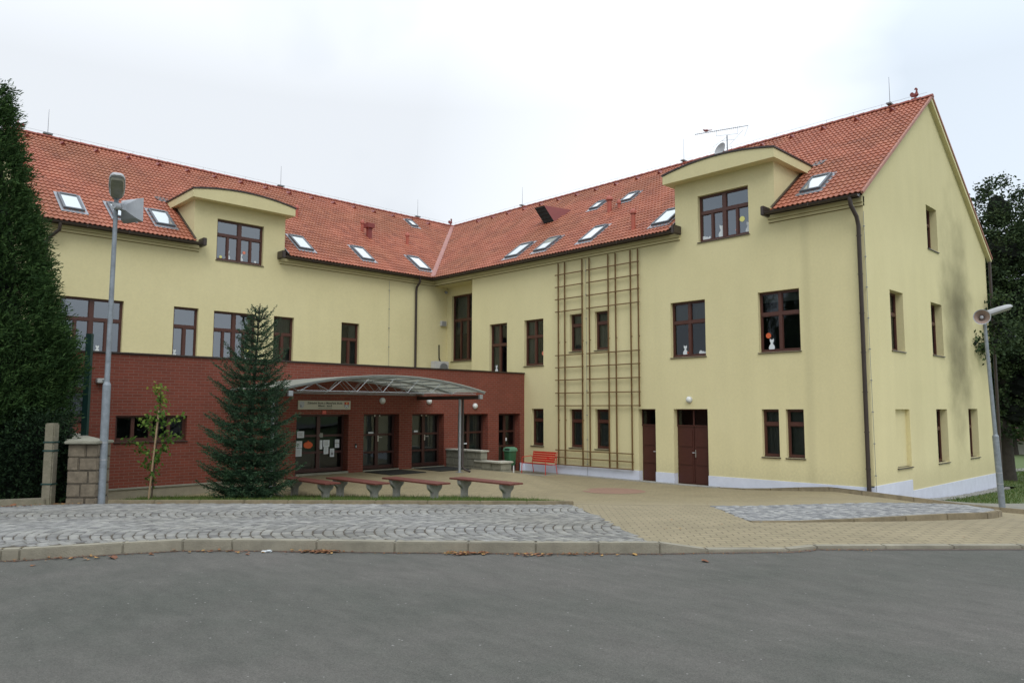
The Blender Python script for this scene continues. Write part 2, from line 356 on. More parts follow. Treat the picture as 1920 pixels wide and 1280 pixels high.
# ------------------------------------------------------------------ mesh helpers
class MB:
    def __init__(s): s.v = []; s.f = []; s.r = []
    def add(s, vs, fs, r=None):
        n = len(s.v); s.v += [tuple(p) for p in vs]; s.f += [tuple(n+i for i in f) for f in fs]
        s.r += [random.random() if r is None else r]*len(fs)
        return s
    def quad(s, a, b, c, d): return s.add([a, b, c, d], [(0, 1, 2, 3)])
    def box(s, x0, x1, y0, y1, z0, z1):
        return s.add([(x0,y0,z0),(x1,y0,z0),(x1,y1,z0),(x0,y1,z0),(x0,y0,z1),(x1,y0,z1),(x1,y1,z1),(x0,y1,z1)],
                     [(0,3,2,1),(4,5,6,7),(0,1,5,4),(1,2,6,5),(2,3,7,6),(3,0,4,7)])
    def obox(s, c, ax, ay, az):     # centre and three half-axis vectors
        c = Vector(c); ax = Vector(ax); ay = Vector(ay); az = Vector(az)
        p = [c+i*ax+j*ay+k*az for k in (-1, 1) for i, j in ((-1,-1),(1,-1),(1,1),(-1,1))]
        return s.add(p, [(0,3,2,1),(4,5,6,7),(0,1,5,4),(1,2,6,5),(2,3,7,6),(3,0,4,7)])
    def tube(s, pts, rad, n=8, cap=True):
        pts = [Vector(p) for p in pts]; N = len(pts)
        rads = rad if isinstance(rad, (list, tuple)) else [rad]*N
        up = None; rings = []
        for i, p in enumerate(pts):
            t = (pts[min(i+1, N-1)]-pts[max(i-1, 0)])
            t = t.normalized() if t.length > 1e-9 else Vector((0, 0, 1))
            if up is None: up = Vector((0, 0, 1)) if abs(t.z) < .9 else Vector((1, 0, 0))
            a = t.cross(up)
            if a.length < 1e-6: up = Vector((0, 1, 0)); a = t.cross(up)
            a.normalize(); b = a.cross(t).normalized(); up = b
            rings.append([p+rads[i]*(math.cos(2*math.pi*k/n)*a+math.sin(2*math.pi*k/n)*b) for k in range(n)])
        vs = [q for r in rings for q in r]
        fs = [(i*n+k, i*n+(k+1) % n, (i+1)*n+(k+1) % n, (i+1)*n+k) for i in range(N-1) for k in range(n)]
        if cap: fs += [tuple(range(n-1, -1, -1)), tuple((N-1)*n+k for k in range(n))]
        return s.add(vs, fs)
    def lathe(s, c, ax, prof, n=20):     # prof = [(dist along axis, radius)]
        c = Vector(c); ax = Vector(ax).normalized()
        a = ax.orthogonal().normalized(); b = ax.cross(a)
        vs = [c+ax*h+r*(math.cos(2*math.pi*k/n)*a+math.sin(2*math.pi*k/n)*b) for h, r in prof for k in range(n)]
        fs = [(i*n+k, i*n+(k+1) % n, (i+1)*n+(k+1) % n, (i+1)*n+k) for i in range(len(prof)-1) for k in range(n)]
        return s.add(vs, fs)
    def prism(s, poly, f0, f1):          # poly 2-D, f0/f1 map (u,v)->point on near / far face
        n = len(poly); vs = [f0(*p) for p in poly]+[f1(*p) for p in poly]
        return s.add(vs, [tuple(range(n)), tuple(range(2*n-1, n-1, -1))]+[(i, n+i, n+(i+1) % n, (i+1) % n) for i in range(n)])
def link(o, parent=None):
    COL.objects.link(o)
    if parent is not None:
        o.parent = parent
        bpy.context.view_layer.update()
        o.matrix_parent_inverse = parent.matrix_world.inverted()
    return o
def tag(o, label=None, cat=None, group=None, kind=None):
    if label: o['label'] = label
    if cat: o['category'] = cat
    if group: o['group'] = group
    if kind: o['kind'] = kind
    return o
def obj(name, mb, m, parent=None, smooth=False, fix=True, bevel=0, origin=None, label=None):
    me = bpy.data.meshes.new(name); me.from_pydata([tuple(p) for p in mb.v], [], mb.f); me.materials.append(m)
    if fix:
        bm = bmesh.new(); bm.from_mesh(me); bmesh.ops.recalc_face_normals(bm, faces=bm.faces)
        if bevel: bmesh.ops.bevel(bm, geom=[e for e in bm.edges if len(e.link_faces) == 2 and e.calc_face_angle(0) > .5], offset=bevel, segments=2, affect='EDGES', clamp_overlap=True)
        bm.to_mesh(me); bm.free()
    if smooth:
        me.polygons.foreach_set('use_smooth', [True]*len(me.polygons))
        try: me.set_sharp_from_angle(angle=R_(40))
        except Exception: pass
    if len(me.polygons) == len(mb.r):
        a = me.attributes.new('rnd', 'FLOAT', 'FACE'); a.data.foreach_set('value', mb.r)
    o = bpy.data.objects.new(name, me)
    if parent is None:
        if origin is None and len(mb.v):
            xs = np.array([tuple(p) for p in mb.v]); origin = ((xs[:,0].min()+xs[:,0].max())/2, (xs[:,1].min()+xs[:,1].max())/2, xs[:,2].min())
        if origin is not None:
            me.transform(Matrix.Translation(-Vector(origin))); o.location = origin
            bpy.context.view_layer.update()
    link(o, parent)
    if label: o['label'] = label
    return o
def npobj(name, V, F, m, parent=None, rnd=None, smooth=False):
    me = bpy.data.meshes.new(name)
    V = np.asarray(V, dtype=np.float32); F = np.asarray(F, dtype=np.int32); k = F.shape[1]
    me.vertices.add(len(V)); me.vertices.foreach_set('co', V.ravel())
    me.loops.add(F.size); me.loops.foreach_set('vertex_index', F.ravel())
    me.polygons.add(len(F)); me.polygons.foreach_set('loop_start', np.arange(0, F.size, k, dtype=np.int32))
    me.update(calc_edges=True); me.materials.append(m)
    if smooth: me.polygons.foreach_set('use_smooth', [True]*len(F))
    if rnd is not None:
        a = me.attributes.new('rnd', 'FLOAT', 'FACE'); a.data.foreach_set('value', np.asarray(rnd, dtype=np.float32))
    o = bpy.data.objects.new(name, me); link(o, parent); return o
def thing(name, label, cat, loc=(0, 0, 0), group=None):
    o = bpy.data.objects.new(name, None); o.empty_display_size = .3; o.location = loc; COL.objects.link(o)
    tag(o, label, cat, group); bpy.context.view_layer.update(); return o
def copy_tree(o, parent=None):
    c = o.copy(); COL.objects.link(c); c.parent = parent
    for ch in [k for k in bpy.data.objects if k.parent == o]: copy_tree(ch, c)
    return c

# ------------------------------------------------------------------ ground sheets
def inpoly(x, y, P):
    r = False; n = len(P); j = n-1
    for i in range(n):
        if (P[i][1] > y) != (P[j][1] > y) and x < (P[j][0]-P[i][0])*(y-P[i][1])/(P[j][1]-P[i][1])+P[i][0]: r = not r
        j = i
    return r
def sheet(name, P, m, dz, step=.6, zf=None, kind='structure'):
    """polygon in site axes, cut into cells and laid on the terrain"""
    bm = bmesh.new(); bm.faces.new([bm.verts.new((x, y, 0)) for x, y in P])
    xs = [p[0] for p in P]; ys = [p[1] for p in P]
    for k in range(int(math.floor(min(xs)/step))+1, int(math.ceil(max(xs)/step))):
        bmesh.ops.bisect_plane(bm, geom=bm.verts[:]+bm.edges[:]+bm.faces[:], plane_co=(k*step, 0, 0), plane_no=(1, 0, 0))
    for k in range(int(math.floor(min(ys)/step))+1, int(math.ceil(max(ys)/step))):
        bmesh.ops.bisect_plane(bm, geom=bm.verts[:]+bm.edges[:]+bm.faces[:], plane_co=(0, k*step, 0), plane_no=(0, 1, 0))
    for v in bm.verts:
        X, Y = v.co.x, v.co.y; x, y = cw(X, Y)
        v.co = (x, y, (zf(X, Y) if zf else g(X, Y))+dz)
    bmesh.ops.recalc_face_normals(bm, faces=bm.faces)
    if sum(f.normal.z for f in bm.faces) < 0: bmesh.ops.reverse_faces(bm, faces=bm.faces)
    me = bpy.data.meshes.new(name); bm.to_mesh(me); bm.free(); me.materials.append(m)
    o = bpy.data.objects.new(name, me); COL.objects.link(o); o['kind'] = kind; return o

# far terrain, one sheet to the horizon
ax = np.concatenate([[-1500, -700, -300, -150, -80, -50], np.arange(-36, 50, 1.5), [60, 80, 150, 300, 700, 1500]])
ay = np.concatenate([[-300, -60, -20, 0, 6], [8.2, 9.3, 9.75], np.arange(10.5, 60, 1.5), [70, 90, 150, 300, 700, 1500]])
V = []; F = []
for Y in ay:
    for X in ax:
        x, y = cw(X, Y)
        z = (g(X, max(Y, 9.0))-.05) if Y > 9.5 else .45
        if X < -45: z -= .5
        V.append((x, y, z))
nx = len(ax)
for j in range(len(ay)-1):
    for i in range(nx-1): F.append((j*nx+i, j*nx+i+1, (j+1)*nx+i+1, (j+1)*nx+i))
tag(npobj('ground', V, F, LAWN, smooth=True), kind='structure')

KF = [(-16, 4.5), (-9, 7.3), (-7.2, 7.95), (-5.74, 8.57), (-5.55, 8.6), (-4.59, 9.0), (-3.97, 9.2), (-3.38, 9.22), (-2.35, 9.18), (-1.4, 9.12), (-.52, 9.1), (.29, 9.08), (1.04, 9.08), (1.77, 9.09), (2.35, 9.14), (3.36, 9.22), (3.76, 9.38), (6.33, 9.44), (12, 9.5), (30, 9.6)]
sheet('road', [(-60, -40), (60, -40), (60, 9.6)]+[(x, y+.03) for x, y in KF[::-1]]+[(-60, -2)], ASPH, 0, 4, zf=lambda X, Y: .7)
PV = [(-10, 7.1)]+[(x, y+.1) for x, y in KF[2:19]]+[(12.8, 10), (15, 22), (15.5, 36), (-3, 44), (-12, 30), (-12, 13)]
sheet('plaza_paving', PV, PAVER, 0, .5)
DR = [(1.66, 9.2), (2.35, 9.26), (3.36, 9.34), (3.76, 9.5), (6.33, 9.56), (12, 9.62), (12.6, 12), (8.8, 13.0), (8.2, 12.3), (7.5, 11.95), (6.0, 11.6), (5.2, 11.5), (4.35, 11.42), (3.6, 11.42), (3.74, 14.16), (2.41, 14.24), (1.13, 14.4), (1.38, 12.25), (1.55, 10.04)]
sheet('driveway_paving', DR, PAVER2, .005, .5)
mb = MB()     # thin joint line between the driveway and the plaza
L0 = [(1.13, 14.42), (2.41, 14.26), (3.74, 14.18)]
for (a, b), (c, d) in zip(L0, L0[1:]):
    for k in range(8):
        t0, t1 = k/8, (k+1)/8
        p = [(a+(c-a)*t, b+(d-b)*t) for t in (t0, t1)]
        mb.add([(*cw(p[0][0], p[0][1]-.012), g(*p[0])+.012), (*cw(p[1][0], p[1][1]-.012), g(*p[1])+.012), (*cw(p[1][0], p[1][1]+.012), g(*p[1])+.012), (*cw(p[0][0], p[0][1]+.012), g(*p[0])+.012)], [(0, 1, 2, 3)])
tag(obj('paving_joint', mb, SOIL, fix=False), kind='structure')
CA = [(-10, 13.3), (-9.25, 13.71), (-8.41, 14.1), (-7.7, 14.3), (-5.1, 14.42), (-.6, 14.33), (1.13, 14.36), (1.38, 12.25), (1.55, 10.04), (1.62, 9.17)]+[(x, y+.14) for x, y in KF[12:1:-1]]+[(-9.2, 7.45)]
sheet('sett_bed', CA, SOIL, .006, .5)
IS = [(3.74, 14.16), (5, 14.1), (6.6, 14.0), (7.7, 13.88), (8.1, 13.6), (8.3, 13.15), (8.15, 12.8), (7.85, 12.42), (7.55, 12.12), (6.05, 11.72), (5.2, 11.6), (4.35, 11.5), (3.62, 11.45)]
isl = lambda X, Y: .075*S(4.0, 7.0, X)
sheet('island_bed', IS, SOIL, .006, .5, zf=lambda X, Y: g(X, Y)+isl(X, Y))

def setts(name, P, m, gen, lift, zf):
    V = []; F = []; Rn = []
    for (cx, cy, tx, ty, L, W) in gen:
        if not inpoly(cx, cy, P): continue
        nx_, ny_ = -ty, tx
        z = zf(cx, cy)+lift+random.uniform(-.003, .003)
        j = lambda: random.uniform(-.006, .006)
        top = []; bot = []
        for sx, sy in ((-1,-1),(1,-1),(1,1),(-1,1)):
            jx, jy = j(), j()
            for lst, k, zz in ((bot, 1.0, -.03), (top, .90, 0)):
                X = cx+tx*(sx*L/2*k+jx)+nx_*(sy*W/2*k+jy); Y = cy+ty*(sx*L/2*k+jx)+ny_*(sy*W/2*k+jy)
                x, y = cw(X, Y); lst.append((x, y, z+zz+(zf(X, Y)-zf(cx, cy))))
        n = len(V); V += bot+top
        F += [(n+4, n+5, n+6, n+7), (n, n+1, n+5, n+4), (n+1, n+2, n+6, n+5), (n+2, n+3, n+7, n+6), (n+3, n, n+4, n+7)]
        Rn += [random.random()]*5
    o = npobj(name, V, F, m, rnd=Rn); o['kind'] = 'structure'; return o
def arcs():
    for yc, half in ((7.75, 1.35), (10.45, 1.35), (13.15, 1.35)):
        for n in range(-110, 50):
            Rr = half*1.5
            x0 = n*.135
            t = -math.asin(half/Rr)
            while t < math.asin(half/Rr):
                L = random.uniform(.10, .165); t += L/2/Rr
                cx = x0-Rr*math.cos(t)+.85*Rr; cy = yc+Rr*math.sin(t)
                tx, ty = math.sin(t), math.cos(t)
                yield (cx+random.uniform(-.006, .006), cy, tx, ty, L-.014, .135*math.cos(t)-.012)
                t += L/2/Rr
setts('cobble_paving', CA, SETT, arcs(), .015, g)
def rows():
    a = R_(22); c, s = math.cos(a), math.sin(a)
    for i in range(-10, 75):
        u = random.random()*.1
        while u < 9:
            L = random.uniform(.08, .13)
            p = (3+u*c-i*.1*s, 10.4+u*s+i*.1*c)
            yield (p[0], p[1], c, s, L-.008, .095); u += L
setts('island_cobbles', IS, SETTR, rows(), .018, lambda X, Y: g(X, Y)+isl(X, Y))

def kerb(name, pts, m, w, z0, z1, joints=None, inner=1, bev=.012):
    """row of kerb stones along a path in site axes; z0/z1 functions"""
    mb = MB(); P = [Vector(p) for p in pts]
    nrm = []
    for i in range(len(P)):
        t = (P[min(i+1, len(P)-1)]-P[max(i-1, 0)]).normalized(); nrm.append(Vector((-t.y, t.x))*inner)
    for i in range(len(P)-1):
        a, b = P[i], P[i+1]; L = (b-a).length; k = max(1, round(L/1.0))
        for q in range(k):
            t0 = q/k+.0022/L; t1 = (q+1)/k-.0022/L
            pa, pb = a.lerp(b, t0), a.lerp(b, t1); na, nb = nrm[i].lerp(nrm[i+1], t0), nrm[i].lerp(nrm[i+1], t1)
            vs = []
            for zz in (0, 1):
                for p, n_, o_ in ((pa, na, 0), (pb, nb, 0), (pb, nb, w), (pa, na, w)):
                    X, Y = p.x+n_.x*o_, p.y+n_.y*o_
                    vs.append((*cw(X, Y), z1(X, Y) if zz else z0(X, Y)))
            mb.add(vs, [(0,3,2,1),(4,5,6,7),(0,1,5,4),(1,2,6,5),(2,3,7,6),(3,0,4,7)])
    return tag(obj(name, mb, m, bevel=bev), kind='structure')
dip = lambda X: .82-.095*S(1.75, 2.5, X)+.012*S(3.4, 3.9, X)
kerb('kerb', KF, KERB, .15, lambda X, Y: .6, lambda X, Y: dip(X)+.004)
kerb('garden_kerb', [(-7.62, 14.33), (-5.1, 14.45), (-2.6, 14.42), (-.6, 14.36), (1.18, 14.38)], KERBB, .09, lambda X, Y: g(X, Y)-.1, lambda X, Y: g(X, Y)+.075)
kerb('island_kerb', [(3.6, 11.40), (4.35, 11.43), (5.2, 11.53), (6.05, 11.65), (7.55, 12.03), (7.92, 12.34), (8.25, 12.75), (8.41, 13.15), (8.2, 13.68), (7.75, 13.97)], KERBB, .09, lambda X, Y: g(X, Y)-.1, lambda X, Y: g(X, Y)+isl(X, Y)+.022)
# raised pavement edge sweeping from the long wall round to the right lamp
SK = [(-.30, 4.6), (-.33, 2.0), (-.38, 0.2), (.25, -.9), (1.3, -1.75), (2.5, -2.35), (3.15, -2.9), (3.2, -3.6), (3.0, -4.4)]
SKc = [wc(*p) for p in SK]
rise = lambda X, Y: .10*S(4.6, 1.0, cw(X, Y)[1]) if cw(X, Y)[1] > -3.2 else .10*S(-4.6, -3.2, cw(X, Y)[1])
kerb('pavement_kerb', SKc[:7], KERBB, .10, lambda X, Y: g(X, Y)-.15, lambda X, Y: g(X, Y)+.02+rise(X, Y))
SP = SKc+[wc(3.3, -4.5), wc(14, -9), wc(24, -10), wc(24, -5.2), wc(13.5, -4.2), wc(6.6, -2.2), wc(3.4, -.8), wc(1.6, -.02), wc(0, 0), wc(0, 4.6)]
sheet('pavement', [(p[0], p[1]) for p in SP], PATHM, .012, .6, zf=lambda X, Y: g(X, Y)+(.10*S(4.6, 1.0, cw(X, Y)[1]) if cw(X, Y)[1] > 0 else .08))
sheet('lawn', [wc(3.6, -.55), wc(6.6, -2.1), wc(13.5, -4.1), wc(26, -5.1), wc(34, 2), wc(26, 14), wc(13.1, 14), wc(13.1, -.6), wc(5, -.25)], LAWN, .05, .8)
sheet('back_path', [wc(17.2, 3.4), wc(40, -3), wc(40, -1.6), wc(17.2, 4.6)], PATHM, .08, 1)
# drip edge of stones along the gable
mb = MB()
for k in range(70):
    x = 2.6+k*.14; y = random.uniform(-.42, -.12); z = gw(x, y)+.04
    for yy in (-.15, -.35):
        mb.obox((x, yy+random.uniform(-.03, .03), z), (random.uniform(.05, .075), 0, 0), (0, .08, 0), (0, 0, .04))
tag(obj('drip_edge', mb, CONC, bevel=.01), kind='structure')
# grey edging along the long wall
mb = MB()
for k in range(26):
    y0 = 4.7+k*.34; mb.box(-.30, -.02, y0, y0+.33, gw(-.2, y0)-.1, gw(-.2, y0)+.02)
tag(obj('wall_edging', mb, CONC, bevel=.008), kind='structure')
# round red inlay
mb = MB(); cx, cy, rr = -3.35, 6.35, .95
for i in range(8):
    for k in range(32):
        r0, r1 = rr*i/8, rr*(i+1)/8; a0, a1 = 2*math.pi*k/32, 2*math.pi*(k+1)/32
        pts = [(cx+r*math.cos(a), cy+r*math.sin(a)) for r, a in ((r0, a0), (r1, a0), (r1, a1), (r0, a1))]
        if i == 0: pts = pts[1:]
        mb.add([(x, y, gw(x, y)+.006) for x, y in pts], [tuple(range(len(pts)))])
tag(obj('paving_inlay', mb, REDPAV), kind='structure')

# grass bed behind the kerb, with blades
GB = [(-7.55, 14.5), (-5.1, 14.56), (-.6, 14.48), (1.05, 14.5), (.9, 16.5), (.5, 18.6), (0, 20.0), (-1.4, 20.75), (-3, 20.7), (-5, 20.9), (-7.2, 21.0), (-9.8, 20.2)]
sheet('grass_bed', GB, LAWN, .02, .6)
def grass(name, P, n, hmin, hmax, zoff, w=.006, dens=None):
    xs = [p[0] for p in P]; ys = [p[1] for p in P]; V = []; F = []; Rn = []
    cnt = 0
    while cnt < n:
        X = random.uniform(min(xs), max(xs)); Y = random.uniform(min(ys), max(ys))
        if not inpoly(X, Y, P): continue
        if dens and random.random() > dens(X, Y): cnt += .2; continue
        x, y = cw(X, Y); z = g(X, Y)+zoff; cnt += 1
        h = random.uniform(hmin, hmax)*(1.8 if random.random() < .04 else 1); a = random.uniform(0, 6.28); b = random.uniform(0, 6.28)
        dx, dy = math.cos(a)*w, math.sin(a)*w; lx, ly = math.cos(b)*h*.45, math.sin(b)*h*.45
        k = len(V); V += [(x-dx, y-dy, z), (x+dx, y+dy, z), (x+lx, y+ly, z+h)]; F.append((k, k+1, k+2)); Rn.append(random.random())
    return tag(npobj(name, V, F, GRASSM, rnd=Rn), kind='stuff')
tag(grass('grass', GB, 26000, .035, .10, .015), 'short green grass in the bed between the kerb and the benches', 'grass')
LW = [wc(3.7, -.6), wc(6.6, -2.0), wc(13.5, -4.0), wc(26, -5.0), wc(26, 4), wc(13.1, 4), wc(13.1, -.6), wc(5, -.35)]
tag(grass('lawn_grass', LW, 22000, .04, .09, .05, .012), 'mown lawn grass at the foot of the gable', 'grass')

# ------------------------------------------------------------------ THE YELLOW SCHOOL
yE = 19.54; XW = 12.4; XL = -16.05; Z0 = 8.47; SLP = .72; YR = yE+6.2; XR = 6.2; YB = yE+12.4
ZR = Z0+SLP*(XR+.35)
school = thing('school_building', 'pale yellow two winged school building with orange tiled roof and two arched dormers', 'building', (0, 0, 0))
class Fr:       # wall frame: origin, run direction u (to the viewer's right), outward normal n
    def __init__(s, o, u, n): s.o = o; s.u = u; s.n = n
    def __call__(s, u, z, out=0): return (s.o[0]+s.u[0]*u+s.n[0]*out, s.o[1]+s.u[1]*u+s.n[1]*out, z)
FR = Fr((0, 0), (0, -1), (-1, 0))          # long right facade, u = -y
FE = Fr((0, yE), (1, 0), (0, -1))          # left facade, u = x
FG = Fr((0, 0), (1, 0), (0, -1))           # gable, u = x
FC = Fr((.79, 0), (0, -1), (-1, 0))        # recess wall
FF = Fr((0, 13.54), (1, 0), (0, -1))       # brick front
def fbox(mb, fr, u0, u1, z0, z1, o0, o1):
    P = [fr(u, z, o) for z in (z0, z1) for u, o in ((u0, o0), (u1, o0), (u1, o1), (u0, o1))]
    mb.add(P, [(0,3,2,1),(4,5,6,7),(0,1,5,4),(1,2,6,5),(2,3,7,6),(3,0,4,7)])
def clip(poly, a, b, c):   # keep a*u+b*z<=c
    out = []
    for i in range(len(poly)):
        p, q = poly[i], poly[(i+1) % len(poly)]; dp = a*p[0]+b*p[1]-c; dq = a*q[0]+b*q[1]-c
        if dp <= 1e-9: out.append(p)
        if dp*dq < -1e-12: t = dp/(dp-dq); out.append((p[0]+(q[0]-p[0])*t, p[1]+(q[1]-p[1])*t))
    return out
def wall(fr, u0, u1, z0, z1, holes, clips=(), depth=.24, thick=.4):
    mb = MB()
    us = sorted({u0, u1, *[h[0] for h in holes], *[h[1] for h in holes]}); zs = sorted({z0, z1, *[h[2] for h in holes], *[h[3] for h in holes]})
    us = [u for u in us if u0 <= u <= u1]; zs = [z for z in zs if z0 <= z <= z1]
    for a, b in zip(us, us[1:]):
        for c, d in zip(zs, zs[1:]):
            if any(h[0]-1e-6 <= a and b <= h[1]+1e-6 and h[2]-1e-6 <= c and d <= h[3]+1e-6 for h in holes): continue
            P = [(a, c), (b, c), (b, d), (a, d)]
            for cl in clips: P = clip(P, *cl)
            if len(P) >= 3:
                mb.add([fr(u, z, 0) for u, z in P], [tuple(range(len(P)))])
    for h in holes:
        a, b, c, d = h[:4]; dp = h[4] if len(h) > 4 else depth
        mb.quad(fr(a, c), fr(a, d), fr(a, d, -dp), fr(a, c, -dp)); mb.quad(fr(b, c), fr(b, c, -dp), fr(b, d, -dp), fr(b, d))
        mb.quad(fr(a, d), fr(b, d), fr(b, d, -dp), fr(a, d, -dp)); mb.quad(fr(a, c), fr(a, c, -dp), fr(b, c, -dp), fr(b, c))
    return mb
INT = MB()      # dark room shells behind the openings
def window(fr, u0, u1, z0, z1, kind, parent=school, rec=.13, glass=GLASS, sill=True, tr=.37, name='window', curtain=None, room=True, fm=FRAME):
    """recessed wooden window; frame is the part, pane and sill its sub-parts"""
    mb = MB(); o1 = -rec; o0 = -rec-.07; fw = .055
    fbox(mb, fr, u0, u0+fw, z0, z1, o0, o1); fbox(mb, fr, u1-fw, u1, z0, z1, o0, o1)
    fbox(mb, fr, u0+fw, u1-fw, z1-fw, z1, o0, o1); fbox(mb, fr, u0+fw, u1-fw, z0, z0+fw+.02, o0, o1)
    zt = z1-tr*(z1-z0); um = (u0+u1)/2; tw = .05
    fbox(mb, fr, u0+fw, u1-fw, zt-tw, zt+tw, o0, o1+.012)
    def bar(u, w, a, b, out=0): fbox(mb, fr, u-w, u+w, a, b, o0, o1+out)
    zi0, zi1 = z0+fw+.02, z1-fw
    if kind == 'T2': bar(um, .05, zi0, zt-tw, .008); bar(um, .05, zt+tw, zi1, .008)
    if kind == 'T4':
        bar(um, .065, zi0, zt-tw, .008); bar(um, .065, zt+tw, zi1, .008)
        for s in (-1, 1): bar(um+s*(u1-u0)*.245, .035, zi0, zt-tw, .004)
    if kind == 'B': bar(um, .05, zi0, zt-tw, .008)
    # sash rebates: a thin darker step inside every opening
    def sash(a, b, c, d):
        w = .022; q0, q1 = o0+.012, o1-.018
        fbox(mb, fr, a, a+w, c, d, q0, q1); fbox(mb, fr, b-w, b, c, d, q0, q1); fbox(mb, fr, a+w, b-w, c, c+w, q0, q1); fbox(mb, fr, a+w, b-w, d-w, d, q0, q1)
    cols = {'T2': [(u0+fw, um-.05), (um+.05, u1-fw)], 'B': [(u0+fw, um-.05), (um+.05, u1-fw)], 'T1': [(u0+fw, u1-fw)], 'T0': [(u0+fw, u1-fw)],
            'T4': [(u0+fw, um-.245*(u1-u0)-.035), (um-.245*(u1-u0)+.035, um-.065), (um+.065, um+.245*(u1-u0)-.035), (um+.245*(u1-u0)+.035, u1-fw)]}[kind]
    for a, b in cols: sash(a, b, zi0, zt-tw)
    tops = {'T2': cols, 'B': [(u0+fw, u1-fw)], 'T1': cols, 'T0': cols, 'T4': [(u0+fw, um-.065), (um+.065, u1-fw)]}[kind]
    for a, b in tops: sash(a, b, zt+tw, zi1)
    w = obj(name, mb, fm, parent)
    p = MB(); op = -rec-.045; p.quad(fr(u0+.03, z0+.03, op), fr(u1-.03, z0+.03, op), fr(u1-.03, z1-.03, op), fr(u0+.03, z1-.03, op))
    obj('pane', p, glass, w, fix=False)
    if sill:
        s = MB(); P = [(.04, z0-.035), (.04, z0-.012), (-rec, z0+.012), (-rec, z0-.03)]
        s.prism(P, lambda o, z: fr(u0-.03, z, o), lambda o, z: fr(u1+.03, z, o)); obj('sill', s, BROWNM, w)
    if curtain:
        c = MB(); N = 26; oc = -rec-.16
        for (ca, cb) in curtain[1]:
            a = u0+(u1-u0)*ca; b = u0+(u1-u0)*cb; ff = [a+(b-a)*k/N for k in range(N+1)]
            amp = .022 if curtain[0] is CURT else .002; zc_ = z0+.03+(curtain[2]*(z1-z0) if len(curtain) > 2 else 0)
            for k in range(N):
                q0, q1 = oc+amp*math.sin(k*1.9), oc+amp*math.sin((k+1)*1.9)
                c.quad(fr(ff[k], zc_, q0), fr(ff[k+1], zc_, q1), fr(ff[k+1], z1-.03, q1), fr(ff[k], z1-.03, q0))
        obj('curtain', c, curtain[0], w, fix=False)
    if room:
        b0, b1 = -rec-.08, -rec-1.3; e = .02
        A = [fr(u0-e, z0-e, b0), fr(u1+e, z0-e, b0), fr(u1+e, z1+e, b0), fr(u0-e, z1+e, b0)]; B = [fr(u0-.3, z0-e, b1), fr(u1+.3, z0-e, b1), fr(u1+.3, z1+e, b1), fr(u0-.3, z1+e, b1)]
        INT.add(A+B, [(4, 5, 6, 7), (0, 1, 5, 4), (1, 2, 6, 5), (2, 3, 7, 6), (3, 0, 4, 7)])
    return w
full = lambda: [(0.02, .98)]
# --- openings: (u0,u1,z0,z1, kind, curtain)
ZS = 4.175; ZH = 6.045
Rw = [(-15.66, -14.57, 3.62, ZH, 'T2', (CURT, [(.02, .45)])), (-13.55, -12.47, ZS, ZH, 'T2', (CURT, [(.02, .55)])),
      (-11.07, -10.42, 4.63, 6.06, 'T1', (CURT, full())), (-9.82, -9.18, 4.62, 6.055, 'T1', (CURT, full())),
      (-6.475, -5.135, ZS, ZH, 'T2', (BLIND, full(), .60)), (-3.265, -1.94, ZS, ZH, 'T2', (BLIND, [(.02, .98)], .82)),
      (-5.33, -3.5, 7.97, 9.535, 'T4', None),
      (-13.13, -12.47, .995, 2.445, 'T1', (CURT, [(.02, .5)])), (-11.09, -10.42, .99, 2.43, 'T1', (CURT, full())), (-9.83, -9.18, .985, 2.43, 'T1', (CURT, full())),
      (-3.24, -2.69, 1.0, 2.435, 'T1', (CURT, full())), (-2.475, -1.92, 1.0, 2.436, 'T1', (BLIND, full()))]
HEADS = .2
R_D1 = (-7.87, -7.155, -.12, 2.44); R_D2 = (-6.42, -5.12, -.10, 2.44)
slope_cap = lambda yy: None
holesR = [w[:4] for w in Rw if w[4] != 'X']
YC = 16.815
DY0, DY1 = 2.62, 6.22          # right dormer span in y
zE = 8.30                       # top of wall under the eaves
mbw = wall(FR, -YC, 0, -.7, zE, [h for h in holesR if h[3] < 8]+[(-5.33, -3.5, 7.97, zE)]+[R_D1+(.24,), R_D2+(.24,)])
# remove reveal head of the split dormer window: rebuild upper part as its own wall
mbw2 = wall(FR, -DY1, -DY0, zE, 10.13, [(-5.33, -3.5, zE, 9.535)])
def drop_horizontal(mb, z):
    mb_f = []; mb_r = []
    for f, r in zip(mb.f, mb.r):
        if all(abs(mb.v[i][2]-z) < 1e-4 for i in f): continue
        mb_f.append(f); mb_r.append(r)
    mb.f = mb_f; mb.r = mb_r
drop_horizontal(mbw, zE); drop_horizontal(mbw2, zE)
def merge(a, b): n = len(a.v); a.v += b.v; a.f += [tuple(n+i for i in f) for f in b.f]; a.r += b.r
merge(mbw, mbw2)
# jamb of the recess, recess wall, soffit over it
mbw.quad((0, YC, -.5), (0, YC, 8.16), (.79, YC, 8.16), (.79, YC, -.5))
obj('wall', mbw, PL, school, fix=False)
mbr = wall(FC, -yE, -YC, -.5, 8.16, [(-19.19, -17.1, 4.66, 7.75)])
obj('wall', mbr, PL, school, fix=False)
sf = MB(); sf.box(-.02, .82, YC+.002, yE-.002, 8.16, 8.30); obj('soffit', sf, PL, school)
window(FC, -19.19, -17.1, 4.66, 7.75, 'T4', glass=GLASSR, tr=.38, curtain=(BLIND, [(.05, .45)], .40))
for w in Rw: window(FR, *w[:5], glass=GLASSR if w[0] != -5.33 else GLASS, curtain=w[5], tr=.31 if w[3] < 3 else (.30 if w[4] == 'T1' else .37))
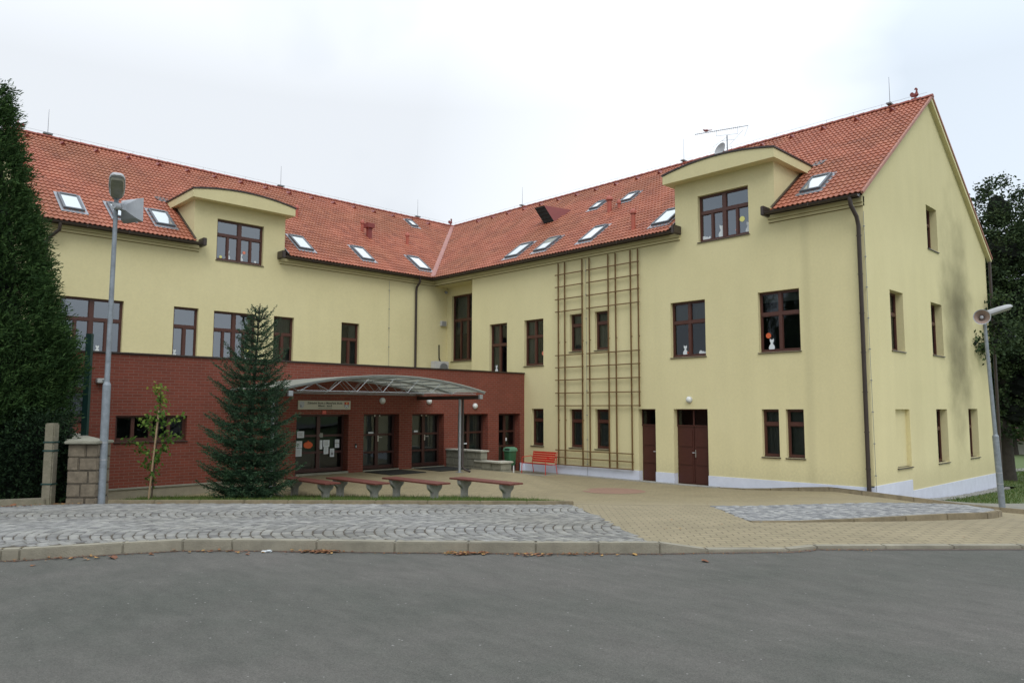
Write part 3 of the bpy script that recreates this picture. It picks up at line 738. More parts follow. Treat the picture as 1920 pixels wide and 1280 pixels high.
# plinth of the long wall: proud white band, broken by the doors, following the ground
def plinth(fr, segs, z1, z0=-1.1, out=.03, jamb=.0):
    mb = MB()
    for a, b in segs: fbox(mb, fr, a-.004, b+.004, z0, z1, -.2, out)
    return mb
obj('plinth', plinth(FR, [(-YC, -7.87), (-7.155, -6.42), (-5.12, .03)], .305), WHITE, school, bevel=.004)
# --- left facade
Ew = [(-15.35, -13.43, ZS, 6.08, 'T4', (CURT, [(.78, .98)])), (-11.765, -10.89, ZS, 6.07, 'B', None), (-10.32, -8.68, ZS, 6.05, 'T4', None),
      (-7.95, -7.09, ZS, 6.06, 'B', (BLIND, full())), (-4.91, -4.04, ZS, 6.065, 'B', (CURT, [(.6, .98)]))]
EX0, EX1 = -11.18, -7.59
mbe = wall(FE, XL, .79, -.5, zE, [w[:4] for w in Ew]+[(-10.32, -8.48, 7.98, zE)])
mbe2 = wall(FE, EX0, EX1, zE, 10.13, [(-10.32, -8.48, zE, 9.54)]); drop_horizontal(mbe, zE); drop_horizontal(mbe2, zE); merge(mbe, mbe2)
obj('wall', mbe, PL, school, fix=False)
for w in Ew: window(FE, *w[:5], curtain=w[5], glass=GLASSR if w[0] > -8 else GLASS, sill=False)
window(FE, -10.32, -8.48, 7.98, 9.54, 'T4')
# --- gables (front right one visible in full)
gcl = [(-SLP, 1, Z0+SLP*.35-.09), (SLP, 1, Z0+SLP*(XW+.35)-.09)]
Gw = [(5.45, 6.53, 7.8, 9.28, 'T1', (CURT, full())), (1.77, 2.87, 4.185, 5.985, 'T2', (CURT, full())), (5.46, 6.6, 4.24, 5.99, 'T2', None),
      (5.5, 6.62, .71, 2.455, 'T2', None), (9.05, 10.19, .73, 2.475, 'T2', None)]
mbg = wall(FG, 0, XW, -1.2, 13.3, [w[:4]+(.32,) for w in Gw]+[(1.81, 3.0, .735, 2.445, .12)], gcl)
mbg.quad(FG(1.81, .735, -.12), FG(3.0, .735, -.12), FG(3.0, 2.445, -.12), FG(1.81, 2.445, -.12))   # walled-up opening
obj('wall', mbg, PL, school, fix=False)
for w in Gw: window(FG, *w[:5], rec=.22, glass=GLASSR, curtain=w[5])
sb = MB(); sb.prism([(.05, .70), (.05, .722), (-.12, .75), (-.12, .70)], lambda o, z: FG(1.78, z, o), lambda o, z: FG(3.03, z, o)); obj('sill', sb, BROWNM, school, label='sill under the walled-up gable window')
mg = MB(); fbox(mg, FG, 0, 2.93, -1.2, .345, -.2, .032); fbox(mg, FG, 2.93, XW+.03, -1.2, .02, -.2, .032)
obj('plinth', mg, WHITE, school, bevel=.004)
# left end gable, back walls
FLG = Fr((XL, 0), (0, -1), (-1, 0))
lg = wall(FLG, -YB, -yE, -1, 13.3, [], [(SLP, 1, Z0+SLP*.35-.09-SLP*yE), (-SLP, 1, Z0+SLP*(YB+.35)-.09)])
obj('wall', lg, PL, school, fix=False)
bk = MB(); bk.quad((XW, 0, -1.3), (XW, YB, -1.3), (XW, YB, zE), (XW, 0, zE)); bk.quad((XW, YB, -1.3), (XL, YB, -1.3), (XL, YB, zE), (XW, YB, zE)); obj('wall', bk, PL, school, fix=False)
# --- tiled roofs
def tiles(name, P, rows, su, sv):
    """P(u,s,h): point at run u, slope distance s, height above slope; rows(s)-> [(u0,u1)]"""
    V = []; F = []; Rn = []; pitch = .285; wl = .152; ns = 5
    s = 0; r = 0; Ltot = sv
    while s < Ltot-.02:
        s1 = min(s+pitch, Ltot)
        for (a, b) in rows((s+s1)/2):
            if b-a < .05: continue
            k0 = math.ceil(a/(wl/ns)-1e-6); k1 = math.floor(b/(wl/ns)+1e-6)
            uu = [a]+[k*wl/ns for k in range(k0, k1+1) if a+1e-4 < k*wl/ns < b-1e-4]+[b]
            base = len(V)
            for u in uu:
                ph = (u/wl) % 1.0
                h = .030*(math.sin(math.pi*min(ph/.62, 1.0))**.8 if ph < .62 else -.18*math.sin(math.pi*(ph-.62)/.38))
                V.append(P(u, s-.012, h+.008)); V.append(P(u, s-.012, h+.036)); V.append(P(u, s-.012, h+.036)); V.append(P(u, s1, h+.004))
            for i in range(len(uu)-1):
                q = base+4*i; c = (math.sin((math.floor(uu[i]/(2*wl)+.01)*12.9898+r*78.233))*43758.5453) % 1.0
                F.append((q, q+4, q+5, q+1)); F.append((q+2, q+6, q+7, q+3)); Rn += [c, c]
        s = s1; r += 1
    return npobj(name, V, F, TILE, school, rnd=Rn, smooth=True)
cs = 1/math.sqrt(1+SLP*SLP); sn = SLP*cs
LS = (XR+.35)/cs
def PR(u, s, h): return (-.35+s*cs-h*sn, u, Z0+s*sn+h*cs)              # right wing front slope, u=y
def PE(u, s, h): return (u, yE-.35+s*cs-h*sn, Z0+s*sn+h*cs)            # left wing front slope, u=x
def PRb(u, s, h): return (XW+.35-s*cs+h*sn, u, Z0+s*sn+h*cs)
def PEb(u, s, h): return (u, YB+.35-s*cs+h*sn, Z0+s*sn+h*cs)
sD = (10.13-Z0)/sn         # slope distance where the dormer meets the roof
def rowsR(s):
    x = -.35+s*cs; top = yE+x
    if s < sD+.35: return [(-.16, DY0-.03), (DY1+.03, top)]
    return [(-.16, top)]
def rowsE(s):
    y = yE-.35+s*cs; end = y-yE
    if s < sD+.35: return [(XL-.16, EX0-.03), (EX1+.03, end)]
    return [(XL-.16, end)]
tiles('roof', PR, rowsR, 0, LS); tiles('roof', PE, rowsE, 0, LS)
def flatroof(pts): 
    m_ = MB(); m_.add(pts, [tuple(range(len(pts)))]); return m_
HB = (XW+.35, YB+.35, Z0)
fr_ = flatroof([(XW+.35, -.16, Z0), HB, (XR, YR, ZR), (XR, -.16, ZR)]); fr_.add([(XL-.16, YB+.35, Z0), (XL-.16, YR, ZR), (XR, YR, ZR), HB], [(0, 1, 2, 3)])
obj('back_roof', fr_, TILE, school, fix=False)
# roof boards under the tiles so nothing shows through, plus verge and eave soffits
ub = MB()
for P0, u0, u1 in ((PR, -.12, DY0), (PR, DY1, yE), ): ub.quad(P0(u0, 0, -.03), P0(u1, 0, -.03), P0(u1, LS, -.03), P0(u0, LS, -.03))
ub.quad(PR(DY0, sD, -.03), PR(DY1, sD, -.03), PR(DY1, LS, -.03), PR(DY0, LS, -.03))
ub.quad(PE(XL-.12, 0, -.03), PE(EX0, 0, -.03), PE(EX0, LS, -.03), PE(XL-.12, LS, -.03)); ub.quad(PE(EX1, 0, -.03), PE(0, 0, -.03), PE(XR, LS, -.03), PE(EX1, LS, -.03)); ub.quad(PE(EX0, sD, -.03), PE(EX1, sD, -.03), PE(EX1, LS, -.03), PE(EX0, LS, -.03))
obj('roof_deck', ub, BROWNM, school, fix=False)
# verge: plastered underside strip and a thin tile edge
vg = MB()
for sgn, P0 in ((1, PRb),):
    vg.add([P0(-.14, -.05, -.02), P0(-.14, LS, -.02), P0(-.14, LS, -.17), P0(-.14, -.05, -.17), P0(.0, -.05, -.02), P0(.0, LS, -.02), P0(.0, LS, -.17), P0(.0, -.05, -.17)], [(0, 1, 2, 3), (4, 7, 6, 5), (3, 2, 6, 7), (0, 3, 7, 4), (0, 4, 5, 1)])
obj('verge', vg, PL, school)
ve = MB()
for P0 in (PRb, PR):
    ve.add([P0(-.17, -.05, .045), P0(-.17, LS, .045), P0(-.17, LS, -.03), P0(-.17, -.05, -.03), P0(-.10, -.05, .045), P0(-.10, LS, .045), P0(-.10, LS, -.03), P0(-.10, -.05, -.03)], [(0, 1, 2, 3), (4, 7, 6, 5), (3, 2, 6, 7), (0, 3, 7, 4), (0, 4, 5, 1)])
obj('verge_tiles', ve, mat('verge_clay', (.36, .16, .115), .6, noise=.15, nscale=6), school)
lv = MB()
for P0 in (PE, PEb):
    lv.add([P0(XL-.14, -.05, -.02), P0(XL-.14, LS, -.02), P0(XL-.14, LS, -.17), P0(XL-.14, -.05, -.17), P0(XL, -.05, -.02), P0(XL, LS, -.02), P0(XL, LS, -.17), P0(XL, -.05, -.17)], [(0, 1, 2, 3), (4, 7, 6, 5), (3, 2, 6, 7), (0, 3, 7, 4), (0, 4, 5, 1)])
obj('verge', lv, PL, school)
# ridge tiles
def ridge(p0, p1, axis):
    mb = MB(); L = (Vector(p1)-Vector(p0)).length; n = int(L/.38); 
    for k in range(n):
        a = Vector(p0).lerp(Vector(p1), k/n); b = Vector(p0).lerp(Vector(p1), (k+1.06)/n)
        side = Vector((1, 0, 0)) if axis == 'y' else Vector((0, 1, 0)); vs = []
        for p, rr in ((a, .118), (b, .098)):
            for q in range(7):
                t = math.pi*q/6; vs.append(p+side*rr*math.cos(t)+Vector((0, 0, rr*.85*math.sin(t)-.02)))
        mb.add(vs, [(i, i+1, i+8, i+7) for i in range(6)]+[(0, 1, 2, 3, 4, 5, 6)])
    return mb
obj('ridge', ridge((XR, -.18, ZR+.02), (XR, YR, ZR+.02), 'y'), RIDGE, school); obj('ridge', ridge((XL-.18, YR, ZR+.02), (XR, YR, ZR+.02), 'x'), RIDGE, school)
# valley flashing
vf = MB()
def VP(t, o):   # along valley, offset sideways
    x = -.35+t*(XR+.35); return (x-o*.7, yE+x+o*.7, Z0+SLP*(x+.35)+abs(o)*.5*SLP+.085)
vf.quad(VP(0, -.11), VP(1, -.11), VP(1, 0), VP(0, 0)); vf.quad(VP(0, 0), VP(1, 0), VP(1, .11), VP(0, .11)); obj('valley_flashing', vf, VALLEY, school, fix=False)
# cornice: two stepped bands under the eaves
def cornice(fr, a, b):
    mb = MB(); fbox(mb, fr, a, b, 8.178, 8.258, -.1, .035); fbox(mb, fr, a, b, 8.272, 8.46, -.1, .075)
    return mb
for fr, a, b in ((FR, -yE+.03, -6.04), (FR, -2.83, 0), (FE, XL, -10.97), (FE, -7.78, -.03)): 
    co_ = obj('cornice', cornice(fr, a, b), PL, school); shade_mb = MB(); fbox(shade_mb, fr, a+.003, b-.003, 8.160, 8.178, -.05, .030); fbox(shade_mb, fr, a+.003, b-.003, 8.258, 8.272, -.05, .055); obj('shade_line', shade_mb, SHADE, co_)  # dark strips paint the shadow line below each band
# gutters
def gutter(fr, a, b):
    mb = MB(); n = 8; r = .075; N = max(2, int((b-a)/1.2)); o = .37; zc = Z0-.035
    for u0, u1 in [(a+(b-a)*k/N, a+(b-a)*(k+1)/N) for k in range(N)]:
        for q in range(n):
            t0, t1 = math.pi+math.pi*q/n, math.pi+math.pi*(q+1)/n
            mb.quad(fr(u0, zc+r*math.sin(t0), o+r*math.cos(t0)), fr(u1, zc+r*math.sin(t0), o+r*math.cos(t0)), fr(u1, zc+r*math.sin(t1), o+r*math.cos(t1)), fr(u0, zc+r*math.sin(t1), o+r*math.cos(t1)))
        fbox(mb, fr, u0, u0+.025, zc-r-.004, zc+.02, o-r, o+r+.006)
    for e in (a, b): mb.add([fr(e, zc, o)]+[fr(e, zc+r*math.sin(math.pi+math.pi*q/n), o+r*math.cos(math.pi+math.pi*q/n)) for q in range(n+1)], [tuple(range(n+2))])
    fbox(mb, fr, a, b, Z0-.12, Z0+.01, .25, .275)
    return mb
for fr, a, b in ((FR, -yE+.30, -6.02), (FR, -2.82, .02), (FE, XL-.02, -10.93), (FE, -7.80, -.3)): obj('gutter', gutter(fr, a, b), BROWNM, school, fix=False)
# eave end flashings where the gutters stop at the dormers
for fr, a, b in ((FR, -6.10, -5.98), (FR, -2.87, -2.75), (FE, -11.0, -10.86), (FE, -7.90, -7.76)):
    mb = MB(); fbox(mb, fr, a, b, Z0-.13, Z0+.16, .0, .46); obj('eave_flashing', mb, BROWNM, school, bevel=.02)
# down pipes
def pipe(name, pts, r=.055, m=BROWNM, brackets=None, parent=school):
    mb = MB(); mb.tube(pts, r, 10); o = obj(name, mb, m, parent, smooth=True)
    if brackets:
        for p in brackets: b = MB(); b.tube([p, (p[0], p[1], p[2]+.025)], r+.012, 10); b.obox((p[0]+.07, p[1], p[2]+.012), (.06, 0, 0), (0, .012, 0), (0, 0, .012)); obj('bracket', b, BROWNM, o)
    return o
pipe('downpipe', [(-.37, .22, 8.40), (-.36, .2, 8.16), (-.16, .13, 7.85), (-.10, .11, 7.6), (-.10, .11, 1.0), (-.10, .11, -.05)], .06, brackets=[(-.1, .11, z) for z in (7.3, 6.2, 5.1, 4.0, 2.9, 1.8, .8)])
pipe('downpipe', [(-1.1, yE-.37, 8.38), (-1.1, yE-.36, 8.2), (-1.1, yE-.12, 7.98), (-1.1, yE-.09, 7.8), (-1.1, yE-.09, 3.85)], .055)
pipe('downpipe', [(-15.55, yE-.37, 8.38), (-15.56, yE-.36, 8.15), (-15.75, yE-.12, 7.93), (-15.85, yE-.09, 7.75), (-15.86, yE-.09, 3.9)], .055)
pipe('downpipe', [(XW+.1, -.12, 8.3), (XW+.1, -.12, -.7)], .055)
def conductor(pts, n):
    mb = MB(); mb.tube(pts, .006, 5)
    p0, p1 = Vector(pts[0]), Vector(pts[-1])
    for k in range(n):
        p = p0.lerp(p1, (k+.5)/n); mb.obox(p, (.022, 0, 0), (0, .022, 0), (0, 0, .012))
    obj('lightning_conductor', mb, WIRE, school)
conductor([(-2.56, yE-.05, 8.1), (-2.52, yE-.05, 3.9)], 5)
conductor([(-.05, 10.2, 8.1), (-.05, 10.18, -.05)], 9)
conductor([(-.05, .0-.02, 8.0), (-.0, -.05, .2)], 9)
# --- arched dormers
def dormer(P, a, b, plane):
    """P(u,out,z): u along facade, out in front of the wall. a<b span of the cheeks"""
    ov = .40; ua, ub = a-.22, b+.22; um = (a+b)/2; zu = 10.09
    def arc(u): t = (u-um)/((ub-ua)/2); return 10.37+.225*(1-t*t)
    N = 20; us = [ua+(ub-ua)*k/N for k in range(N+1)]
    mb = MB()
    back = lambda z: -((z-Z0)/SLP-.35)       # 'out' where the main roof has height z
    # fascia band: front, cheeks, underside
    for u0, u1 in zip(us, us[1:]):
        mb.quad(P(u0, ov, zu), P(u1, ov, zu), P(u1, ov, arc(u1)), P(u0, ov, arc(u0)))
    for u in (ua, ub): mb.quad(P(u, ov, zu), P(u, ov, arc(u)), P(u, back(arc(u))-.1, arc(u)), P(u, back(zu)-.1, zu))
    mb.quad(P(ua, ov, zu), P(ub, ov, zu), P(ub, back(zu)-.1, zu), P(ua, back(zu)-.1, zu))
    # cheeks
    for u in (a, b): mb.add([P(u, 0, Z0-.25), P(u, 0, zu), P(u, back(zu)-.05, zu)], [(0, 1, 2)])
    o = obj('dormer', mb, PL, school, fix=False)
    rf = MB(); e = .03
    for u0, u1 in zip(us, us[1:]):
        x0 = ua-e+(u0-ua)*(ub-ua+2*e)/(ub-ua); x1 = ua-e+(u1-ua)*(ub-ua+2*e)/(ub-ua)
        z0_, z1_ = arc(u0)+.008, arc(u1)+.008
        A = [P(x0, ov+e, z0_), P(x1, ov+e, z1_), P(x1, ov+e, z1_+.055), P(x0, ov+e, z0_+.055)]
        B = [P(x0, back(z0_)-.35, z0_), P(x1, back(z1_)-.35, z1_), P(x1, back(z1_)-.35, z1_+.055), P(x0, back(z0_)-.35, z0_+.055)]
        rf.add(A+B, [(0, 1, 2, 3), (3, 2, 6, 7), (0, 4, 5, 1)]+([(0, 3, 7, 4)] if u0 == us[0] else [])+([(1, 5, 6, 2)] if u1 == us[-1] else []))
    obj('dormer_roof', rf, BROWNM, o, smooth=False)
    for u, s in ((a, -1), (b, 1)):        # cheek flashing on the tiles
        fl = MB(); pts = []
        for zz in (Z0+.02, zu+.05):
            pts += [P(u, back(zz), zz+.09), P(u+s*.07, back(zz), zz+.075)]
        fl.quad(pts[0], pts[1], pts[3], pts[2]); fl.quad(pts[1], P(u+s*.07, back(Z0+.02), Z0+.02), P(u+s*.07, back(zu+.05), zu+.03), pts[3])
        z2 = arc(ua)+.03; fl.add([P(u+s*.1, back(z2)+.1, z2-.02), P(u+s*.1, back(z2)-.35, z2+.28), P(u+s*.62, back(z2)-.22, z2+.22), P(u+s*.5, back(z2)+.05, z2+.02)], [(0, 1, 2, 3)])
        obj('dormer_flashing', fl, BROWNM, o, fix=False)
dormer(lambda u, o, z: (-o, -u, z), -DY1, -DY0, 'R')
dormer(lambda u, o, z: (u, yE-o, z), EX0, EX1, 'E')
# --- rooflights
def rooflight(P, u0, u1, s0, s1, blind=0, opened=False):
    mb = MB(); f = .075
    def sb(m_, a, b, c, d, h0, h1):
        vs = [P(u, s, h) for h in (h0, h1) for u, s in ((a, c), (b, c), (b, d), (a, d))]
        m_.add(vs, [(0,3,2,1),(4,5,6,7),(0,1,5,4),(1,2,6,5),(2,3,7,6),(3,0,4,7)])
    sb(mb, u0, u0+f, s0, s1, .0, .12); sb(mb, u1-f, u1, s0, s1, .0, .12); sb(mb, u0+f, u1-f, s0, s0+f, .0, .12); sb(mb, u0+f, u1-f, s1-f-.03, s1, .0, .135)
    w = obj('rooflight', mb, SKYFR, school)
    p = MB(); sb(p, u0+f, u1-f, s0+f, s1-f-.03, .085, .105); obj('pane', p, SKYGL, w)
    q = MB(); sb(q, u0-.09, u1+.09, s0-.2, s0-.003, .02, .052); sb(q, u0-.09, u0-.003, s0, s1+.05, .02, .05); sb(q, u1+.003, u1+.09, s0, s1+.05, .02, .05); sb(q, u0-.09, u1+.09, s1+.05, s1+.14, .02, .05); obj('flashing', q, SKYFL, w)
    if blind:
        b = MB(); sb(b, u0+f+.004, u1-f-.004, s1-f-.03-blind, s1-f-.034, .1055, .108); obj('blind', b, BLIND, w)
def sl(z): return (z-Z0)/sn
for u0, u1, z0_, z1_ in ((-15.33, -14.69, 8.99, 9.71), (-13.80, -13.14, 8.99, 9.67), (-12.39, -11.73, 8.97, 9.70), (-6.81, -6.15, 8.93, 9.65), (-3.81, -3.17, 8.92, 9.65), (-.72, -.02, 8.90, 9.65), (2.28, 2.73, 12.31, 12.77)):
    rooflight(PE, u0, u1, sl(z0_), sl(z1_))
for u0, u1, z0_, z1_, bl in ((14.02, 14.78, 8.78, 9.5, 0), (12.40, 13.10, 8.80, 9.48, .45), (10.02, 10.70, 8.82, 9.56, 0), (12.33, 12.82, 11.12, 11.55, 0), (10.56, 11.13, 11.11, 11.60, 0), (6.62, 7.35, 8.88, 9.62, 0), (1.32, 1.96, 8.97, 9.63, 0)):
    rooflight(PR, u0, u1, sl(z0_), sl(z1_), bl)
# --- vents, cowls, ridge vents
def cowl(p, h, r, cap=.0, box=False, lab=None):
    mb = MB(); x, y, z = p
    if box:
        mb.box(x-.10, x+.10, y-.10, y+.10, z-.15, z+h); mb.box(x-.19, x+.19, y-.19, y+.19, z+h, z+h+.22)
    else:
        mb.tube([(x, y, z-.12), (x, y, z+h)], r, 12)
        mb.lathe((x, y, z+h-.03), (0, 0, 1), [(0, r*1.5), (.09, r*1.5), (.16, r*.9), (.20, .01)], 14)
    return obj('roof_vent', mb, VENTD if box else VENT, school, label=lab, smooth=not box)
cowl((-5.37, 22.85, 11.11), .42, .065); cowl((-1.98, 22.7, 11.0), .42, .07); cowl((-1.98, 22.1, 10.56), .50, .1, box=True, lab='square capped vent shaft'); cowl((.34, 22.2, 10.64), .45, .07)
cowl((2.58, 11.12, 10.58), .55, .10); cowl((.35, 8.25, 8.98), .62, .08); cowl((2.75, 10.75, 10.7), .25, .06)
def ridgevents(P, us):
    for u in us:
        mb = MB()
        a = [P(u-.11, LS-.62, .03), P(u+.11, LS-.62, .03), P(u, LS-.62, .17), P(u, LS-.28, .05), P(u-.07, LS-.30, .03), P(u+.07, LS-.30, .03)]
        mb.add(a, [(0, 1, 2), (0, 2, 3, 4), (1, 5, 3, 2)]); obj('vent_tile', mb, VENTD, school, fix=False)
ridgevents(PE, [-15.5+k*1.22 for k in range(17)]); ridgevents(PR, [1.0+k*1.22 for k in range(19)])
sh = MB()     # hatch-like dark red duct housing on the right wing roof
hn = Vector((-sn, 0, cs)); a, b = Vector((2.93, 15.15, 10.84)), Vector((3.00, 14.62, 10.90)); c, d = Vector((2.62, 15.51, 11.64)), Vector((2.66, 14.94, 11.66))
e, f_ = Vector((3.95, 14.30, 11.56)), Vector((4.2, 15.6, 11.75))
sh.add([a, b, d, c, e, f_], [(1, 4, 2), (3, 2, 4, 5), (0, 3, 5)])
hs = obj('roof_hatch', sh, VENTD, school, fix=False, label='tapered dark red roof scoop with black opening'); hf = MB(); hf.quad(a, b, d, c)
for k in range(5): p_ = a.lerp(c, (k+.5)/5); q_ = b.lerp(d, (k+.5)/5); hf.tube([p_-Vector((.015, 0, 0)), q_-Vector((.015, 0, 0))], .014, 5)
obj('louvre', hf, BLACK, hs, fix=False)
# snow hooks scattered on the slopes are omitted marks; lightning rods, holders and the ridge wire
def rod(x, y, h):
    mb = MB(); mb.tube([(x, y, ZR), (x, y, ZR+h)], [.013, .006], 6); mb.box(x-.16, x+.16, y-.08, y+.08, ZR+.12, ZR+.17); obj('lightning_rod', mb, WIRE, school)
for x in (-14.73, -4.76, 3.6): rod(x, YR, 1.15)
for y in (19.9, 9.8, 1.22): rod(XR, y, 1.15)
rw = MB()
rw.tube([(XL, YR, ZR+.2), (XR, YR, ZR+.2)], .004, 4); rw.tube([(XR, 0, ZR+.2), (XR, YR, ZR+.2)], .004, 4)
for k in range(22): rw.tube([(XL+.5+k, YR, ZR), (XL+.5+k, YR, ZR+.21)], .005, 4)
for k in range(26): rw.tube([(XR, .5+k, ZR), (XR, .5+k, ZR+.21)], .005, 4)
obj('ridge_wire', rw, WIRE, school)
def rooster(x, y, ang, lab):
    """ceramic cockerel on the ridge"""
    s = .40; out = [(0, 0), (.06, 0), (.07, .16), (.18, .2), (.27, .32), (.28, .47), (.24, .60), (.22, .74), (.26, .82), (.22, .93), (.12, .98), (.06, .92), (.0, .84), (.10, .85), (.13, .76), (.12, .62), (.08, .52), (.0, .47), (-.05, .55), (-.15, .64), (-.28, .62), (-.36, .50), (-.36, .36), (-.28, .25), (-.12, .2), (-.02, .16)]
    c, sn_ = math.cos(ang), math.sin(ang); mb = MB(); z0 = ZR+.08
    mb.prism([(u*s, v*s) for u, v in out], lambda u, v: (x+u*c-.035*sn_, y+u*sn_+.035*c, z0+v), lambda u, v: (x+u*c+.035*sn_, y+u*sn_-.035*c, z0+v))
    mb.lathe((x+.16*s*c, y+.16*s*sn_, z0+.35*s), (c, sn_, 0), [(-.28*s, .01), (-.18*s, .11*s), (0, .16*s), (.1*s, .12*s), (.17*s, .01)], 10)
    mb.box(x-.09, x+.09, y-.09, y+.09, ZR, z0+.01)
    obj('rooster_finial', mb, VENTD, school, label=lab)
rooster(-15.68, YR, R_(180), 'red rooster at the left end of the ridge'); rooster(6.0, YR, R_(0), 'red rooster where the ridges meet'); rooster(XR, .40, R_(-90), 'red rooster at the gable end of the ridge')
# --- doors in the long wall
def plankdoor(fr, u0, u1, z0, z1, cols, name='door'):
    rec = .2; zt = z1-.58; mb = MB(); o0, o1 = -rec-.06, -rec
    fbox(mb, fr, u0, u1, z0, z0+.02, o0, o1+.02); W = (u1-u0)/cols
    for c in range(cols):
        a, b = u0+c*W+.01, u0+(c+1)*W-.01
        fbox(mb, fr, a, b, z0+.02, zt, o0, o1-.015)
        n = 3
        for k in range(n):
            c0 = z0+.1+(zt-z0-.16)*k/n; c1 = z0+.04+(zt-z0-.16)*(k+1)/n
            fbox(mb, fr, a+.06, b-.06, c0, c1, o1-.016, o1+.002)
    fbox(mb, fr, u0, u1, zt, zt+.05, o0, o1+.01); fbox(mb, fr, u0, u1, z1-.04, z1, o0, o1)
    for c in range(cols+1):
        u = u0+c*W; fbox(mb, fr, max(u0, u-.025), min(u1, u+.025), zt+.05, z1-.04, o0, o1)
    d = obj(name, mb, DOORW, school); p = MB(); p.quad(fr(u0, zt+.05, o0+.02), fr(u1, zt+.05, o0+.02), fr(u1, z1-.04, o0+.02), fr(u0, z1-.04, o0+.02)); obj('pane', p, GLASSR, d, fix=False)
    h = MB(); uh = u0+(W if cols > 1 else W*.85)+(.05 if cols > 1 else 0); fbox(h, fr, uh-.015, uh+.02, z0+.95, z0+1.2, o1, o1+.012); h.tube([fr(uh, z0+1.1, o1+.01), fr(uh, z0+1.1, o1+.05), fr(uh-.1, z0+1.1, o1+.05)], .009, 6); obj('handle', h, CHROME, d)
    A = [fr(u0-.02, z0, o0-.02), fr(u1+.02, z0, o0-.02), fr(u1+.02, z1, o0-.02), fr(u0-.02, z1, o0-.02)]; B = [fr(u0-.02, z0, -1.2), fr(u1+.02, z0, -1.2), fr(u1+.02, z1, -1.2), fr(u0-.02, z1, -1.2)]
    INT.add(A+B, [(4, 5, 6, 7), (0, 1, 5, 4), (1, 2, 6, 5), (2, 3, 7, 6), (3, 0, 4, 7)])
plankdoor(FR, *R_D1, 1); plankdoor(FR, *R_D2, 2)
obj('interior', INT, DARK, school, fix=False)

# ------------------------------------------------------------------ THE BRICK ANNEX
INT = MB()
annex = thing('brick_entrance_building', 'low flat roofed red brick entrance building in front of the left wing', 'building', (-8, 14, .3))
FD = {'A': (-10.05, -8.18, .40, 2.235), 'B': (-7.6, -6.16, .39, 2.25), 'C': (-5.6, -4.16, .38, 2.25), 'D': (-3.5, -1.99, -.1, 2.245), 'E': (-1.42, -.25, -.1, 2.25)}
mbf = wall(FF, -19.5, 0, .31, 3.86, [v[:2]+(max(.31, v[2]), v[3]) for v in FD.values()]+[(-15.25, -13.40, 1.53, 2.22), (-17.6, -15.93, 2.1, 3.35)], depth=.42)
drop_horizontal(mbf, .31)
# lower part of the front from the ground up
low = wall(FF, -10.9, 0, -.3, .31, [(v[0], v[1], -.1 if k in 'DE' else .31, .31) for k, v in FD.items() if k in 'DE']); drop_horizontal(low, .31)
merge(mbf, low)
mbf.quad((-19.5, 13.54, -.2), (-19.5, 19.5, -.2), (-19.5, 19.5, 3.86), (-19.5, 13.54, 3.86))
obj('wall', mbf, BRICK, annex, fix=False)
gp = MB(); gp.box(-19.5, -10.9, 13.47, 13.6, -.6, .285); obj('plinth', gp, GREYPL, annex, bevel=.006)
gp = MB(); gp.box(-19.5, -10.9, 13.44, 13.6, .286, .325); obj('plinth_ledge', gp, CAPST, annex)
wp = MB(); wp.box(-.25, -.001, 13.50, 13.6, -.3, .29); obj('plinth', wp, WHITE, annex, label='short white plinth block at the right corner')
rt = MB(); rt.box(-19.5, -.003, 13.70, 19.5, 3.55, 3.66); obj('flat_roof', rt, CONCD, annex)
pp = MB(); pp.box(-19.49, -.003, 13.60, 13.88, 3.60, 3.862); obj('parapet', pp, BRICK, annex)
cp = MB()
for k in range(13):
    x0 = -19.5+k*1.5; cp.box(x0+.002, min(x0+1.498, -.004), 13.49, 13.93, 3.864, 3.905)
obj('coping', cp, BROWNM, annex, bevel=.006)
